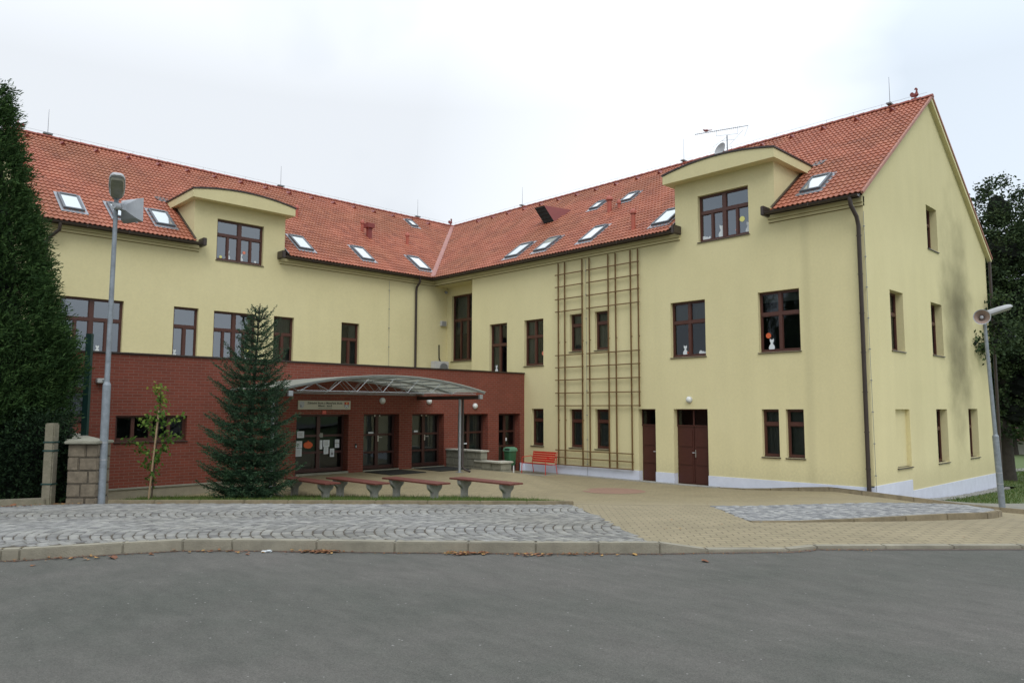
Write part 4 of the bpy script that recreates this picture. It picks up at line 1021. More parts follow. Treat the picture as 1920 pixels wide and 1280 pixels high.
def gdoor(fr, u0, u1, z0, z1, leaves, parent=annex, mid=(.30, .62), fixedtop=False, handle=True, blind=False):
    rec = .30; mb = MB(); o0, o1 = -rec-.07, -rec; fw = .07
    fbox(mb, fr, u0, u0+fw, z0, z1, o0, o1); fbox(mb, fr, u1-fw, u1, z0, z1, o0, o1); fbox(mb, fr, u0+fw, u1-fw, z1-fw, z1, o0, o1); fbox(mb, fr, u0+fw, u1-fw, z0, z0+.12, o0, o1)
    W = (u1-u0-2*fw)/leaves; H = z1-z0
    for k in range(1, leaves): fbox(mb, fr, u0+fw+k*W-.06, u0+fw+k*W+.06, z0+.12, z1-fw, o0, o1+.01)
    for k in range(leaves):
        a = u0+fw+k*W+(.06 if k else 0); b = u0+fw+(k+1)*W-(.06 if k < leaves-1 else 0)
        for q in mid: fbox(mb, fr, a, b, z0+H*q-.035, z0+H*q+.035, o0+.01, o1-.002)
    d = obj('door', mb, FRAMED, parent)
    p = MB(); op = o0+.03; p.quad(fr(u0, z0, op), fr(u1, z0, op), fr(u1, z1, op), fr(u0, z1, op)); obj('pane', p, GLASSD, d, fix=False)
    if handle:
        um = (u0+u1)/2+.05; h = MB(); fbox(h, fr, um-.018, um+.018, z0+.92, z0+1.12, o1+.01, o1+.024); h.tube([fr(um, z0+1.06, o1+.02), fr(um, z0+1.06, o1+.07), fr(um+.13, z0+1.06, o1+.07)], .011, 6); obj('handle', h, CHROME, d)
        c = MB()
        for s in (-1, 1): fbox(c, fr, um-.05+s*.1-.015, um-.05+s*.1+.015, z1-.09, z1-.04, o1, o1+.03)
        obj('door_closer', c, CHROME, d)
    if blind:
        c = MB(); c.quad(fr(u0+.02, z0+.05, o0-.10), fr(u1-.02, z0+.05, o0-.10), fr(u1-.02, z1-.03, o0-.10), fr(u0+.02, z1-.03, o0-.10)); obj('curtain', c, DOORC, d, fix=False)
    A = [fr(u0-.02, z0-.05, o0-.01), fr(u1+.02, z0-.05, o0-.01), fr(u1+.02, z1+.02, o0-.01), fr(u0-.02, z1+.02, o0-.01)]; B = [fr(u0-.02, z0-.05, -2.4), fr(u1+.02, z0-.05, -2.4), fr(u1+.02, z1+.02, -2.4), fr(u0-.02, z1+.02, -2.4)]
    INT.add(A+B, [(4, 5, 6, 7), (0, 1, 5, 4), (1, 2, 6, 5), (2, 3, 7, 6), (3, 0, 4, 7)])
    st = MB(); fbox(st, fr, u0, u1, z0-.3, z0, -.42, .04); obj('doorstep', st, CAPST if z0 > .2 else CONCD, parent)
gdoor(FF, *FD['A'], 2, handle=False, mid=(.34, .63)); gdoor(FF, *FD['B'], 2, blind=True); gdoor(FF, *FD['C'], 2, blind=True); gdoor(FF, *FD['D'], 2, mid=(.36, .70), handle=False, blind=True); gdoor(FF, FD['E'][0], FD['E'][1], -.08, 2.25, 2, mid=(.2, .45, .7), handle=False)
window(FF, -15.25, -13.40, 1.53, 2.22, 'T0', parent=annex, rec=.12, glass=GLASSR, tr=.0001, room=True)
for u in (-14.79, -14.33, -13.86): mb = MB(); fbox(mb, FF, u-.045, u+.045, 1.59, 2.16, -.19, -.115); obj('window_mullion', mb, FRAME, annex)
window(FF, -17.6, -15.93, 2.1, 3.35, 'T2', parent=annex, rec=.12, glass=GLASSR)
mb = MB(); fbox(mb, FF, -16.14, -15.98, 2.12, 3.33, -.35, -.23); obj('white_jamb', mb, ACW, annex)
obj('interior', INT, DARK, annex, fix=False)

# --- entrance canopy
can = thing('entrance_canopy', 'arched translucent canopy on galvanised posts over the entrance doors', 'canopy', (-8.7, 11.2, .36))
xa, xb, yF0, yF1 = -12.1, -5.3, 10.2, 13.52; xm = (xa+xb)/2
def cz(x): t = (x-xm)/((xb-xa)/2+.12); return 2.90+.42*(1-t*t)
N = 24; xs_ = [xa-.12+(xb-xa+.24)*k/N for k in range(N+1)]
mb = MB()
for x0, x1 in zip(xs_, xs_[1:]):
    mb.add([(x0, yF0-.08, cz(x0)+.07), (x1, yF0-.08, cz(x1)+.07), (x1, yF1, cz(x1)+.07), (x0, yF1, cz(x0)+.07), (x0, yF0-.08, cz(x0)+.082), (x1, yF0-.08, cz(x1)+.082), (x1, yF1, cz(x1)+.082), (x0, yF1, cz(x0)+.082)], [(0, 3, 2, 1), (4, 5, 6, 7), (0, 1, 5, 4), (2, 3, 7, 6)])
obj('roof_sheet', mb, POLY, can, fix=False)
for yy, nm in ((yF0, 'front_truss'), (11.85, 'truss'), (13.44, 'truss')):
    mb = MB(); mb.tube([(x, yy, cz(x)+.035) for x in xs_], .035, 8); zc = 2.90
    mb.tube([(xa+.25, yy, zc), (xb-.25, yy, zc)], .012, 6)
    nd = 14; nodes = [xa+.35+(xb-xa-.7)*k/nd for k in range(nd+1)]
    for k in range(nd):
        z0_ = zc if k % 2 == 0 else cz(nodes[k])+.02; z1_ = cz(nodes[k+1])+.02 if k % 2 == 0 else zc
        mb.tube([(nodes[k], yy, z0_), (nodes[k+1], yy, z1_)], .008, 5)
    obj(nm, mb, GALV, can, smooth=True)
mb = MB()
for k in range(1, 12):
    x = xa+(xb-xa)*k/12; mb.box(x-.02, x+.02, yF0+.04, yF1-.01, cz(x)+.045, cz(x)+.068)
obj('purlin', mb, GALVD, can)
for x in (xa+.06, xb-.06):
    mb = MB(); mb.box(x-.07, x+.07, yF0+.02, yF1-.01, 2.74, 2.86); obj('edge_gutter', mb, BROWNM, can)
    mb = MB(); mb.box(x-.065, x+.065, yF0-.05, yF0+.018, 2.75, 2.89); obj('gutter_end', mb, GALV, can)
for x in (-12.02, -5.4):
    mb = MB(); b0 = gw(x, 11.17)-.03; mb.tube([(x, 11.17, b0), (x, 11.17, 2.75)], .05, 12); mb.box(x-.09, x+.09, 11.08, 11.26, b0, b0+.045)
    obj('post', mb, GALV, can, smooth=True)
    mb = MB(); mb.tube([(x+.10, 11.14, 2.76), (x+.10, 11.14, b0+.22), (x+.14, 11.06, b0+.12), (x+.27, 10.92, b0+.06)], .038, 8); obj('drain_pipe', mb, BROWNM, can, smooth=True)

# --- stone parapet wall beside the ramp
sw = thing('stone_wall', 'low stepped stone wall with pale cap slabs beside the entrance doors', 'wall', (-4.0, 12, .2))
def stoneblocks(mb, x0, x1, y0, y1, z0, z1, rows, axis='y'):
    h = (z1-z0)/rows
    for r in range(rows):
        p = y0 if axis == 'y' else x0; end = y1 if axis == 'y' else x1; 
        while p < end-.02:
            L = min(random.uniform(.28, .5), end-p); L = end-p if end-p-L < .18 else L
            e = random.uniform(0, .012)
            if axis == 'y': mb.box(x0-e, x1+e, p+.005, p+L-.005, z0+r*h+.004, z0+(r+1)*h-.004)
            else: mb.box(p+.005, p+L-.005, y0-e, y1+e, z0+r*h+.004, z0+(r+1)*h-.004)
            p += L
mb = MB(); stoneblocks(mb, -4.05, -3.75, 11.62, 13.53, -.1, .93, 4); obj('high_section', mb, STONEG, sw, bevel=.012)
mb = MB(); mb.box(-4.10, -3.70, 11.57, 13.53, .93, .985); obj('cap', mb, CAPL, sw, bevel=.012)
mb = MB(); stoneblocks(mb, -4.05, -3.75, 11.1, 11.61, -.1, .59, 3); stoneblocks(mb, -4.05, -3.55, 10.6, 11.09, -.1, .59, 3); obj('low_section', mb, STONEG, sw, bevel=.012)
mb = MB(); mb.box(-4.10, -3.70, 11.10, 11.95, .59, .645); mb.box(-4.12, -3.50, 10.55, 11.098, .59, .65); obj('cap', mb, CAPL, sw, bevel=.012)
mb = MB(); mb.box(-4.0, -3.8, 10.62, 13.5, -.12, .9 if False else .55); obj('core', mb, STONEG, sw)

# --- door mats
def doormat_(x0, x1, y0, y1, lab):
    mb = MB(); z = gw((x0+x1)/2, (y0+y1)/2); n = 8
    for i in range(n):
        a, b = y0+(y1-y0)*i/n, y0+(y1-y0)*(i+1)/n
        mb.add([(x0, a, gw(x0, a)+.004), (x1, a, gw(x1, a)+.004), (x1, b, gw(x1, b)+.004), (x0, b, gw(x0, b)+.004), (x0, a, gw(x0, a)+.022), (x1, a, gw(x1, a)+.022), (x1, b, gw(x1, b)+.022), (x0, b, gw(x0, b)+.022)], [(4, 5, 6, 7), (1, 2, 6, 5), (3, 0, 4, 7)]+([(0, 1, 5, 4)] if i == 0 else [])+([(2, 3, 7, 6)] if i == n-1 else []))
    tag(obj('door_mat', mb, BLACK, fix=False), lab, 'door mat', 'black mats before the entrance doors')
doormat_(-7.65, -6.25, 11.85, 13.35, 'black rubber door mat before the glazed double door nearer the sign')
doormat_(-5.65, -4.30, 11.85, 13.35, 'black rubber door mat before the glazed double door by the stone wall')

# --- trellis
def hbar(mb, y0, y1, z): mb.box(-.135, -.095, y0, y1, z-.018, z+.018)
def vbar(mb, y, z0, z1): mb.box(-.093, -.053, y-.02, y+.02, z0, z1)
HZ = [7.66, 7.18, 6.69, 6.205, 4.5, 4.03, 3.545, 3.045, 2.562]
t1 = thing('trellis', 'narrow brown wooden wall trellis nearer the brick building', 'trellis', (-.08, 11, .33), 'climbing plant trellises on the yellow wall')
for y in (11.595, 11.257, 10.372):
    mb = MB(); vbar(mb, y, .34, 8.13); mb.box(-.053, .0, y-.012, y+.012, 5.0, 5.03); mb.box(-.053, .0, y-.012, y+.012, 2.0, 2.03); obj('upright', mb, WOODT, t1)
for z in HZ+[.872, .60, .33]:
    mb = MB(); hbar(mb, 10.29, 11.722, z); obj('crossbar', mb, WOODT, t1)
t2 = thing('trellis', 'wide brown wooden wall trellis reaching over the single brown door', 'trellis', (-.08, 9, .33), 'climbing plant trellises on the yellow wall')
for y in (10.02, 9.115, 8.776, 8.10, 7.768):
    mb = MB(); vbar(mb, y, .34 if y != 7.768 else 2.52, 8.125); mb.box(-.053, .0, y-.012, y+.012, 5.0, 5.03); obj('upright', mb, WOODT, t2)
for z in HZ:
    mb = MB(); hbar(mb, 7.69, 10.13, z); obj('crossbar', mb, WOODT, t2)
for z in (.872, .595, .33):
    mb = MB(); hbar(mb, 8.025, 10.27, z); obj('crossbar', mb, WOODT, t2)

# ------------------------------------------------------------------ small fittings on the walls
def wlamp(p, n, lab):
    t = thing('wall_lamp', lab, 'wall lamp', p, 'round white wall lamps')
    a = MB(); a.lathe(p, n, [(0, .01), (0, .112), (.04, .112), (.045, .10)], 20); obj('base', a, ACW, t)
    b = MB(); b.lathe(p, n, [(.04, .098), (.065, .094), (.095, .072), (.11, .038), (.115, .005)], 20); obj('lamp_shade', b, LAMPG, t, smooth=True)
wlamp((-6.88, 13.54, 2.70), (0, -1, 0), 'round white wall lamp above the glazed double door nearer the sign')
wlamp((-4.87, 13.54, 2.70), (0, -1, 0), 'round white wall lamp above the glazed double door by the canopy post')
wlamp((-2.67, 13.54, 2.54), (0, -1, 0), 'round white wall lamp on brick right of the canopy')
wlamp((0, 5.79, 2.75), (-1, 0, 0), 'round white wall lamp on yellow wall above brown double door')
sg = thing('school_sign', 'long cream name sign with two coats of arms above the main door', 'sign', (-9.1, 13.5, 2.39))
mb = MB(); mb.box(-10.03, -8.15, 13.495, 13.535, 2.395, 2.68); obj('board', mb, SIGNB, sg, bevel=.004)
def text(s, size, cx, z, y, m, parent, name='lettering', bold=0.0, shear=0.0, plane='y', wid=None):
    cu = bpy.data.curves.new('lettering_curve', 'FONT'); cu.body = s; cu.size = size; cu.align_x = 'CENTER'; cu.extrude = .001; cu.offset = bold; cu.shear = shear
    o = bpy.data.objects.new('tmp', cu); COL.objects.link(o); bpy.context.view_layer.update()
    me = bpy.data.meshes.new_from_object(o.evaluated_get(bpy.context.evaluated_depsgraph_get())); bpy.data.objects.remove(o); bpy.data.curves.remove(cu)
    k = 1.0
    if wid:
        w = max(v.co.x for v in me.vertices)-min(v.co.x for v in me.vertices); k = wid/w
    for v in me.vertices:
        u, w_, e = v.co.x*k, v.co.y, v.co.z
        v.co = (cx+u, y-e, z+w_)
    me.materials.clear(); me.materials.append(m)
    r = bpy.data.objects.new(name, me); link(r, parent); return r
text('Základní škola a Mateřská škola', .088, -9.09, 2.572, 13.4925, TEXTM, sg, wid=1.26, bold=.002)
text('Mšené - lázně', .082, -9.09, 2.487, 13.4925, TEXTM, sg, wid=.50, bold=.002)
text('okres Litoměřice', .05, -9.09, 2.425, 13.4925, TEXTM, sg, wid=.50)
SH = [(-.5, .5), (.5, .5), (.5, -.1), (.35, -.38), (0, -.55), (-.35, -.38), (-.5, -.1)]
def shield(cx, cz_, w, h, m, y, P=SH, name='emblem', lab=None):
    mb = MB(); mb.prism([(u*w, v*h) for u, v in P], lambda u, v: (cx+u, y, cz_+v), lambda u, v: (cx+u, y+.004, cz_+v)); return obj(name, mb, m, sg, label=lab)
shield(-8.30, 2.54, .18, .20, ACG, 13.4895, lab='black, red and orange coat of arms')
shield(-8.30, 2.60, .17, .085, REDSM, 13.4870, [(-.5, .5), (.5, .5), (.5, -.5), (-.5, -.5)])
shield(-8.30, 2.60, .11, .075, ORANGE, 13.4850, [(-.5, .5), (-.2, .1), (0, .3), (.2, .1), (.5, .5), (.3, -.2), (0, -.5), (-.3, -.2)])
shield(-8.30, 2.59, .05, .05, YELLOW, 13.4835, [(-.5, .5), (.5, .5), (0, -.5)])
shield(-8.30, 2.50, .13, .085, PAPER, 13.4868, [(-.5, .5), (.5, .5), (.4, -.3), (0, -.6), (-.4, -.3)])
for dx, dz in ((-.035, .018), (.035, .018), (0, -.018)): shield(-8.30+dx, 2.50+dz, .034, .034, GREENP, 13.4848, [(0, .5), (.35, .35), (.5, 0), (.35, -.35), (0, -.5), (-.35, -.35), (-.5, 0), (-.35, .35)])
shield(-9.91, 2.54, .16, .20, HORN, 13.4895, lab='grey coat of arms')
shield(-9.945, 2.50, .055, .075, ACG, 13.4868, SH); shield(-9.88, 2.555, .05, .10, LUM, 13.4868, [(-.5, .5), (.5, .4), (.3, -.5), (-.4, -.4)])
pl_ = thing('number_plate', 'tiny red plate under the school sign', 'plate', (-9.1, 13.52, 2.24))
mb = MB(); mb.box(-9.17, -9.03, 13.52, 13.536, 2.245, 2.365); obj('plate', mb, REDSM, pl_)
mb = MB()
for u in (-9.135, -9.10, -9.065): mb.box(u-.009, u+.009, 13.517, 13.519, 2.29, 2.34)
obj('marks', mb, PEACH, pl_)
mb = MB(); mb.box(-7.93, -7.86, 13.515, 13.538, 1.13, 1.27); db = obj('door_bell', mb, BLACK, bevel=.004); tag(db, 'small door bell panel on brick pier beside the main door', 'door bell')
mb = MB(); mb.box(-7.905, -7.885, 13.508, 13.514, 1.15, 1.22); obj('bell_button', mb, PAPER, db)
mb = MB(); mb.box(-15.78, -15.50, 13.36, 13.538, 3.07, 3.19); o = obj('junction_box', mb, ACW, bevel=.01); tag(o, 'small white box on the brick wall behind the left street lamp', 'wall box')
mb = MB(); mb.box(-15.66, -15.62, 13.33, 13.36, 3.10, 3.16); obj('sensor_lens', mb, ACG, o)
mb = MB(); mb.box(.36, .68, yE-.12, yE-.003, 6.32, 6.56); o = obj('vent_box', mb, ACW, bevel=.01); tag(o, 'small grey ventilation box on yellow wall above the air conditioner', 'vent box')
mb = MB()
for k in range(5): mb.box(.40, .64, yE-.128, yE-.121, 6.35+k*.04, 6.365+k*.04)
obj('grille', mb, ACG, o)
ac = thing('air_conditioner', 'white outdoor air conditioner unit standing on the annex roof', 'air conditioner', (.05, 19.2, 3.9))
mb = MB(); mb.box(-.36, .46, 18.95, 19.28, 3.98, 4.62); obj('casing', mb, ACW, ac, bevel=.02)
mb = MB(); mb.lathe((.15, 18.945, 4.30), (0, -1, 0), [(0, .01), (.0, .24), (.012, .24), (.012, .2), (.006, .19), (.006, .01)], 24)
for k in range(8): mb.box(.15-.2, .15+.2, 18.925, 18.935, 4.12+k*.05, 4.128+k*.05)
obj('fan_grille', mb, ACG, ac)
mb = MB(); mb.box(-.3, -.24, 18.95, 19.3, 3.66, 3.98); mb.box(.34, .40, 18.95, 19.3, 3.66, 3.98); obj('stand', mb, BROWNM, ac)
mb = MB(); mb.tube([(.42, 19.2, 4.5), (.36, 19.45, 4.62), (.30, yE-.05, 4.8), (.29, yE-.05, 5.42)], .03, 8); obj('refrigerant_pipe', mb, BLACK, ac)
mb = MB(); mb.tube([(.62, yE-.03, 7.98), (.62, yE-.12, 7.95)], .03, 8); mb.lathe((.62, yE-.12, 7.95), (-.5, -.8, -.3), [(0, .03), (.02, .06), (.14, .07), (.15, .01)], 12); o = obj('security_camera', mb, ACG); tag(o, 'small dark dome camera under the soffit in the inner corner', 'camera')

# papers on the main door: (u0,u1,z0,z1)
NF = lambda u, z: (u, 13.54+.215, z)
ND = [(-9.86, -9.62, 1.50, 1.71, 'landscape white notice high on the left leaf of the main door'), (-9.92, -9.68, 1.18, 1.40, 'upper white sheet below it at the left edge of the main door'),
      (-9.93, -9.69, .92, 1.165, 'lower white sheet at the left edge of the main door'), (-9.12, -8.95, 1.50, 1.64, 'faint small grey notice high on the right leaf of the main door'),
      (-9.12, -8.96, 1.12, 1.41, 'tall white sheet beside the middle post of the main door'), (-8.93, -8.70, 1.19, 1.41, 'wide white sheet in the middle of the right leaf, above another'),
      (-8.91, -8.74, .96, 1.185, 'white sheet hung just below the wide one on the right leaf'), (-8.68, -8.52, .86, 1.13, 'lowest white notice with a dark picture on the right leaf'),
      (-8.50, -8.34, 1.15, 1.42, 'white notice with a dark band at the right edge of the main door')]
def rectprism(mb, u0, u1, z0, z1, y, t=.003): mb.box(u0, u1, y-t, y, z0, z1)
for i, (u0, u1, z0, z1, lab) in enumerate(ND):
    mb = MB(); y = 13.54+.295-(.004 if i in (2, 6) else 0); rectprism(mb, u0, u1, z0, z1, y); o = obj('paper_notice', mb, PAPER if i != 3 else BLIND); tag(o, lab, 'notice', 'paper notices on the entrance doors')
    k = MB()
    for q in range(5):
        zz = z1-.04-(z1-z0-.06)*q/5; k.box(u0+.03, u1-.03-random.random()*.04, y-.006, y-.004, zz-.006, zz+.004)
    if i == 7: k.box(u0+.04, u1-.04, y-.0075, y-.0045, z0+.06, z0+.14)
    if i == 8: k.box(u0+.01, u1-.01, y-.0075, y-.0045, (z0+z1)/2, (z0+z1)/2+.03)
    obj('print', k, BLIND if i != 7 else ACG, o)
def disc(cx, cz_, rx, rz, P, m, name, lab, cat, group, n=20):
    mb = MB(); mb.prism([(cx+rx*math.cos(2*math.pi*k/n), cz_+rz*math.sin(2*math.pi*k/n)) for k in range(n)], lambda u, z: P(u, z, 0), lambda u, z: P(u, z, .004))
    tag(obj(name, mb, m), lab, cat, group)
mb = MB(); pk = []
for k in range(40):
    a = 2*math.pi*k/40; r = 1+.06*abs(math.cos(2.5*a)); pk.append((-9.47+.155*r*math.cos(a), 1.265+.105*r*math.sin(a)))
mb.prism(pk, lambda u, z: (u, 13.835, z), lambda u, z: (u, 13.831, z)); mb.box(-9.485, -9.455, 13.831, 13.835, 1.36, 1.41)
tag(obj('paper_pumpkin', mb, ORANGE), 'orange paper pumpkin stuck on the left leaf of the main door', 'paper pumpkin')
for u0, u1, z0, z1, lab in ((-7.22, -7.02, 1.585, 1.64, 'small white label on the left leaf of the door nearer the sign'), (-5.30, -5.13, 1.60, 1.655, 'small white label on the door by the canopy post'), (-2.98, -2.78, 1.10, 1.145, 'small white label on the glazing above the stone wall'), (-1.40, -1.22, 1.10, 1.45, 'white sheet at the left edge of the rightmost glazed door'), (-.82, -.70, 1.17, 1.29, 'small white square sticker on the rightmost glazed door')):
    mb = MB(); rectprism(mb, u0, u1, z0, z1, 13.54+.295); tag(obj('door_label', mb, PAPER), lab, 'label', 'paper labels on the glazed doors')

# paper cats and balls in the upper windows
CAT = [(-.22, 0), (.22, 0), (.28, .14), (.24, .34), (.12, .50), (.10, .60), (.17, .68), (.20, .86), (.19, 1.0), (.08, .90), (-.06, .90), (-.17, 1.0), (-.19, .84), (-.15, .68), (-.09, .60), (-.12, .50), (-.25, .32), (-.30, .14)]
LYC = [(-.5, 0), (.5, 0), (.62, .16), (.52, .34), (.36, .30), (.30, .18), (.1, .32), (-.12, .30), (-.2, .45), (-.3, .38), (-.42, .48), (-.5, .3), (-.62, .18)]
def cat(fr, u, z, h, lab, shape=CAT, rec=.165):
    mb = MB(); mb.prism([(u+a*h, z+b*h) for a, b in shape], lambda a, b: fr(a, b, -rec), lambda a, b: fr(a, b, -rec-.003)); tag(obj('paper_cat', mb, PAPER), lab, 'paper cat', 'white paper cats in the school windows')
def ball(fr, u, z, r, m, lab, rec=.165): disc(u, z, r, r, lambda a, b, o: fr(a, b, -rec-o), m, 'paper_ball', lab, 'paper ball', 'paper balls in the school windows')
zb = ZS+.09
cat(FE, -14.14, zb, .27, 'white paper cat in the window behind the left street lamp'); cat(FE, -11.63, zb, .28, 'white paper cat in narrow window left of the spruce tip'); cat(FE, -9.02, zb, .3, 'white paper cat in the window hidden by the spruce')
cat(FE, -9.82, 8.07, .36, 'white paper cat in left dormer window, left of the centre post'); cat(FE, -9.30, 8.07, .30, 'white paper cat in left dormer window, right of the centre post')
ball(FE, -10.09, 8.13, .055, YELLOW, 'pale yellow paper ball at left foot of left dormer window'); ball(FE, -9.18, 8.42, .06, PEACH, 'coral paper ball in left dormer window'); ball(FE, -8.72, 8.12, .045, PAPER, 'small white paper ball at right foot of left dormer window')
ball(FE, -14.93, 4.86, .075, YELLOW, 'yellow paper ball in the window beside the dark tree')
ball(FE, -8.95, 4.66, .085, YELLOW, 'yellow paper ball in the window behind the spruce')
cat(FR, -4.55, 8.07, .40, 'white paper cat beside centre post of right dormer window'); cat(FR, -3.60, 8.07, .34, 'white paper cat at right edge of right dormer window'); cat(FR, -5.12, 8.07, .27, 'lying white paper cat in right dormer window', LYC)
ball(FR, -3.81, 8.52, .09, YELLOW, 'bright yellow paper ball in right dormer window'); ball(FR, -4.43, 8.53, .045, YELLOW, 'small yellow paper ball beside the cat in right dormer window'); ball(FR, -4.00, 8.2, .05, PEACH, 'small coral paper ball low in right dormer window')
cat(FR, -6.02, zb, .32, 'sitting white paper cat in window above the brown double door'); cat(FR, -5.34, zb, .26, 'lying white paper cat in window above the brown double door', LYC); ball(FR, -5.93, zb+.06, .035, ORANGE, 'tiny orange paper ball beside the cat above the double door')
cat(FR, -2.93, zb, .34, 'sitting white paper cat in first floor window nearest the corner downpipe'); ball(FR, -3.03, 4.70, .085, ORANGE, 'orange paper ball in first floor window nearest the corner downpipe')
ball(FR, -12.62, 4.66, .09, PEACH, 'coral paper ball in window right of the annex roof'); cat(FR, -15.38, 4.0, .30, 'white paper cat low in the window above the annex parapet')
cat(FC, -17.30, 6.62, .34, 'white paper cat in the tall stair window')

# ------------------------------------------------------------------ roof antenna
an = thing('roof_antenna', 'television antenna with dish on a mast behind the right dormer', 'antenna', (2.6, 5.65, 10.3))
ax0, ay0 = 2.6, 5.65
mb = MB(); mb.tube([(ax0, ay0, 10.3), (ax0, ay0, 12.42)], .022, 8); obj('mast', mb, GALVD, an)
bd = Vector((.72*.4+.1, -.7*.4, 0)).normalized(); bd = Vector((.45, -.89, 0)).normalized(); side = Vector((-bd.y, bd.x, 0))
c0 = Vector((ax0, ay0, 12.66))
mb = MB(); mb.tube([c0-bd*1.15+Vector((0, 0, -.07)), c0+bd*.75+Vector((0, 0, .04))], .012, 6)
for k in range(22):
    p = c0-bd*(1.12-k*.075)+Vector((0, 0, -.07+k*.0043)); L = .07+.004*k; mb.tube([p-side*L, p+side*L], .004, 4)
for k in (-.38, .38): mb.tube([c0+bd*k, c0+bd*k+Vector((0, 0, -.22))], .006, 4)
mb.tube([c0-bd*.38+Vector((0, 0, -.22)), c0+bd*.38+Vector((0, 0, -.22))], .006, 4); e = c0+bd*.75
mb.tube([e+Vector((0, 0, .04)), e-bd*.14+Vector((0, 0, -.34))], .006, 4); mb.tube([e-bd*.18+Vector((0, 0, -.1)), e-bd*.68+Vector((0, 0, -.62))], .005, 4)
mb.tube([c0+Vector((0, 0, -.3)), c0-bd*.5+Vector((0, 0, -.62))], .005, 4); mb.tube([c0-bd*.2+Vector((0, 0, -.42)), c0+bd*.25+Vector((0, 0, -.42))], .006, 4)
obj('aerial', mb, GALVD, an)
mb = MB(); dc = Vector((ax0-.12, ay0+.16, 11.86)); mb.lathe(dc, Vector((-.75, .25, .25)), [(0, .01), (.02, .12), (.06, .21), (.10, .27), (.09, .275), (.05, .22), (.01, .12), (-.01, .01)], 20); obj('dish', mb, LUM, an, smooth=True)
mb = MB(); mb.tube([(ax0, ay0, 11.8), tuple(dc)], .02, 6); obj('dish_arm', mb, GALVD, an)
# the bird perched on the aerial
mb = MB(); bp_ = c0-bd*.72+Vector((0, 0, .03))
mb.lathe(bp_-bd*.10, bd, [(0, .01), (.03, .035), (.08, .05), (.13, .042), (.17, .02), (.30, .012), (.31, .002)], 10); mb.lathe(bp_-bd*.11+Vector((0, 0, .035)), bd, [(-.045, .002), (-.02, .01), (0, .028), (.03, .025), (.05, .005)], 10)
tag(obj('bird', mb, VENTD, smooth=True), 'small dark bird perched on the roof aerial', 'bird')

# ------------------------------------------------------------------ street furniture
def concrete_leg(mb, x, y, z0, zt):
    """flared concrete bench foot, profile across the bench (x)"""
    P = [(-.10, 0), (.10, 0), (.085, .14), (.095, .24), (.20, .31), (.22, .40), (-.22, .40), (-.20, .31), (-.095, .24), (-.085, .14)]
    mb.prism([(a, b*(zt-z0)/.40) for a, b in P], lambda a, b: (x+a, y-.07, z0+b), lambda a, b: (x+a, y+.07, z0+b))
def make_bench():
    t = thing('park_bench', '', 'bench', (0, 0, 0), 'backless plank benches on concrete feet')
    for k in (-1, 1):
        mb = MB(); concrete_leg(mb, 0, k*.83, -.12, .42); obj('leg', mb, CONC, t, bevel=.015)
    mb = MB()
    for q in range(3): mb.box(-.235+q*.16, -.235+q*.16+.15, -1.2, 1.2, .42, .462)
    obj('seat', mb, BENCHW, t, bevel=.006)
    return t
bench = make_bench()
BP = [(-8.14, 6.87, 'backless brown plank bench on concrete feet, rightmost and nearest of the row of four'), (-9.43, 8.2, 'backless brown plank bench on concrete feet, third from the spruce'), (-10.44, 9.42, 'backless brown plank bench on concrete feet, second from the spruce'), (-11.2, 10.55, 'backless brown plank bench on concrete feet, partly hidden behind the spruce')]
for i, (x, y, lab) in enumerate(BP):
    o = bench if i == 0 else copy_tree(bench)
    o.location = (x, y, max(gw(x, y), gw(x, y+.8), gw(x, y-.8))-.0); o['label'] = lab
    if i == 0: bpy.context.view_layer.update()
# red metal bench
rb = thing('metal_bench', 'bright red metal bench with backrest and armrests against the yellow wall', 'bench', (-.6, 12, gw(-.6, 12)))
z = gw(-.7, 12); yb0, yb1 = 11.45, 12.62
mb = MB()
for k in range(6): xx = -.98+k*.078; zz = z+.42-.012*k; mb.obox((xx, (yb0+yb1)/2, zz), (.032, 0, 0), (0, (yb1-yb0)/2, 0), (0, 0, .012))
obj('seat', mb, REDP, rb, bevel=.004)
mb = MB()
for k in range(5): mb.obox((-.47+k*.022, (yb0+yb1)/2, z+.47+k*.082), (.010, 0, .002), (0, (yb1-yb0)/2, 0), (-.005, 0, .033))
obj('backrest', mb, REDP, rb, bevel=.004)
for y in (yb0-.04, yb1+.04):
    mb = MB(); mb.tube([(-1.02, y, z), (-1.0, y, z+.42), (-1.0, y, z+.62), (-.5, y, z+.66), (-.42, y, z+.6)], .014, 8); obj('arm_frame', mb, REDP, rb)
    mb = MB(); mb.tube([(-.36, y, z-.02), (-.44, y, z+.4), (-.36, y, z+.84)], .014, 8); mb.tube([(-1.0, y, z+.40), (-.46, y, z+.36)], .012, 6); obj('rear_frame', mb, REDP, rb)
mb = MB(); mb.box(-1.35, -.32, 11.3, 12.9, z-.1, z+.012); tag(obj('bench_slab', mb, CAPST, bevel=.01), 'pale paving slab under the red bench', 'paving slab')
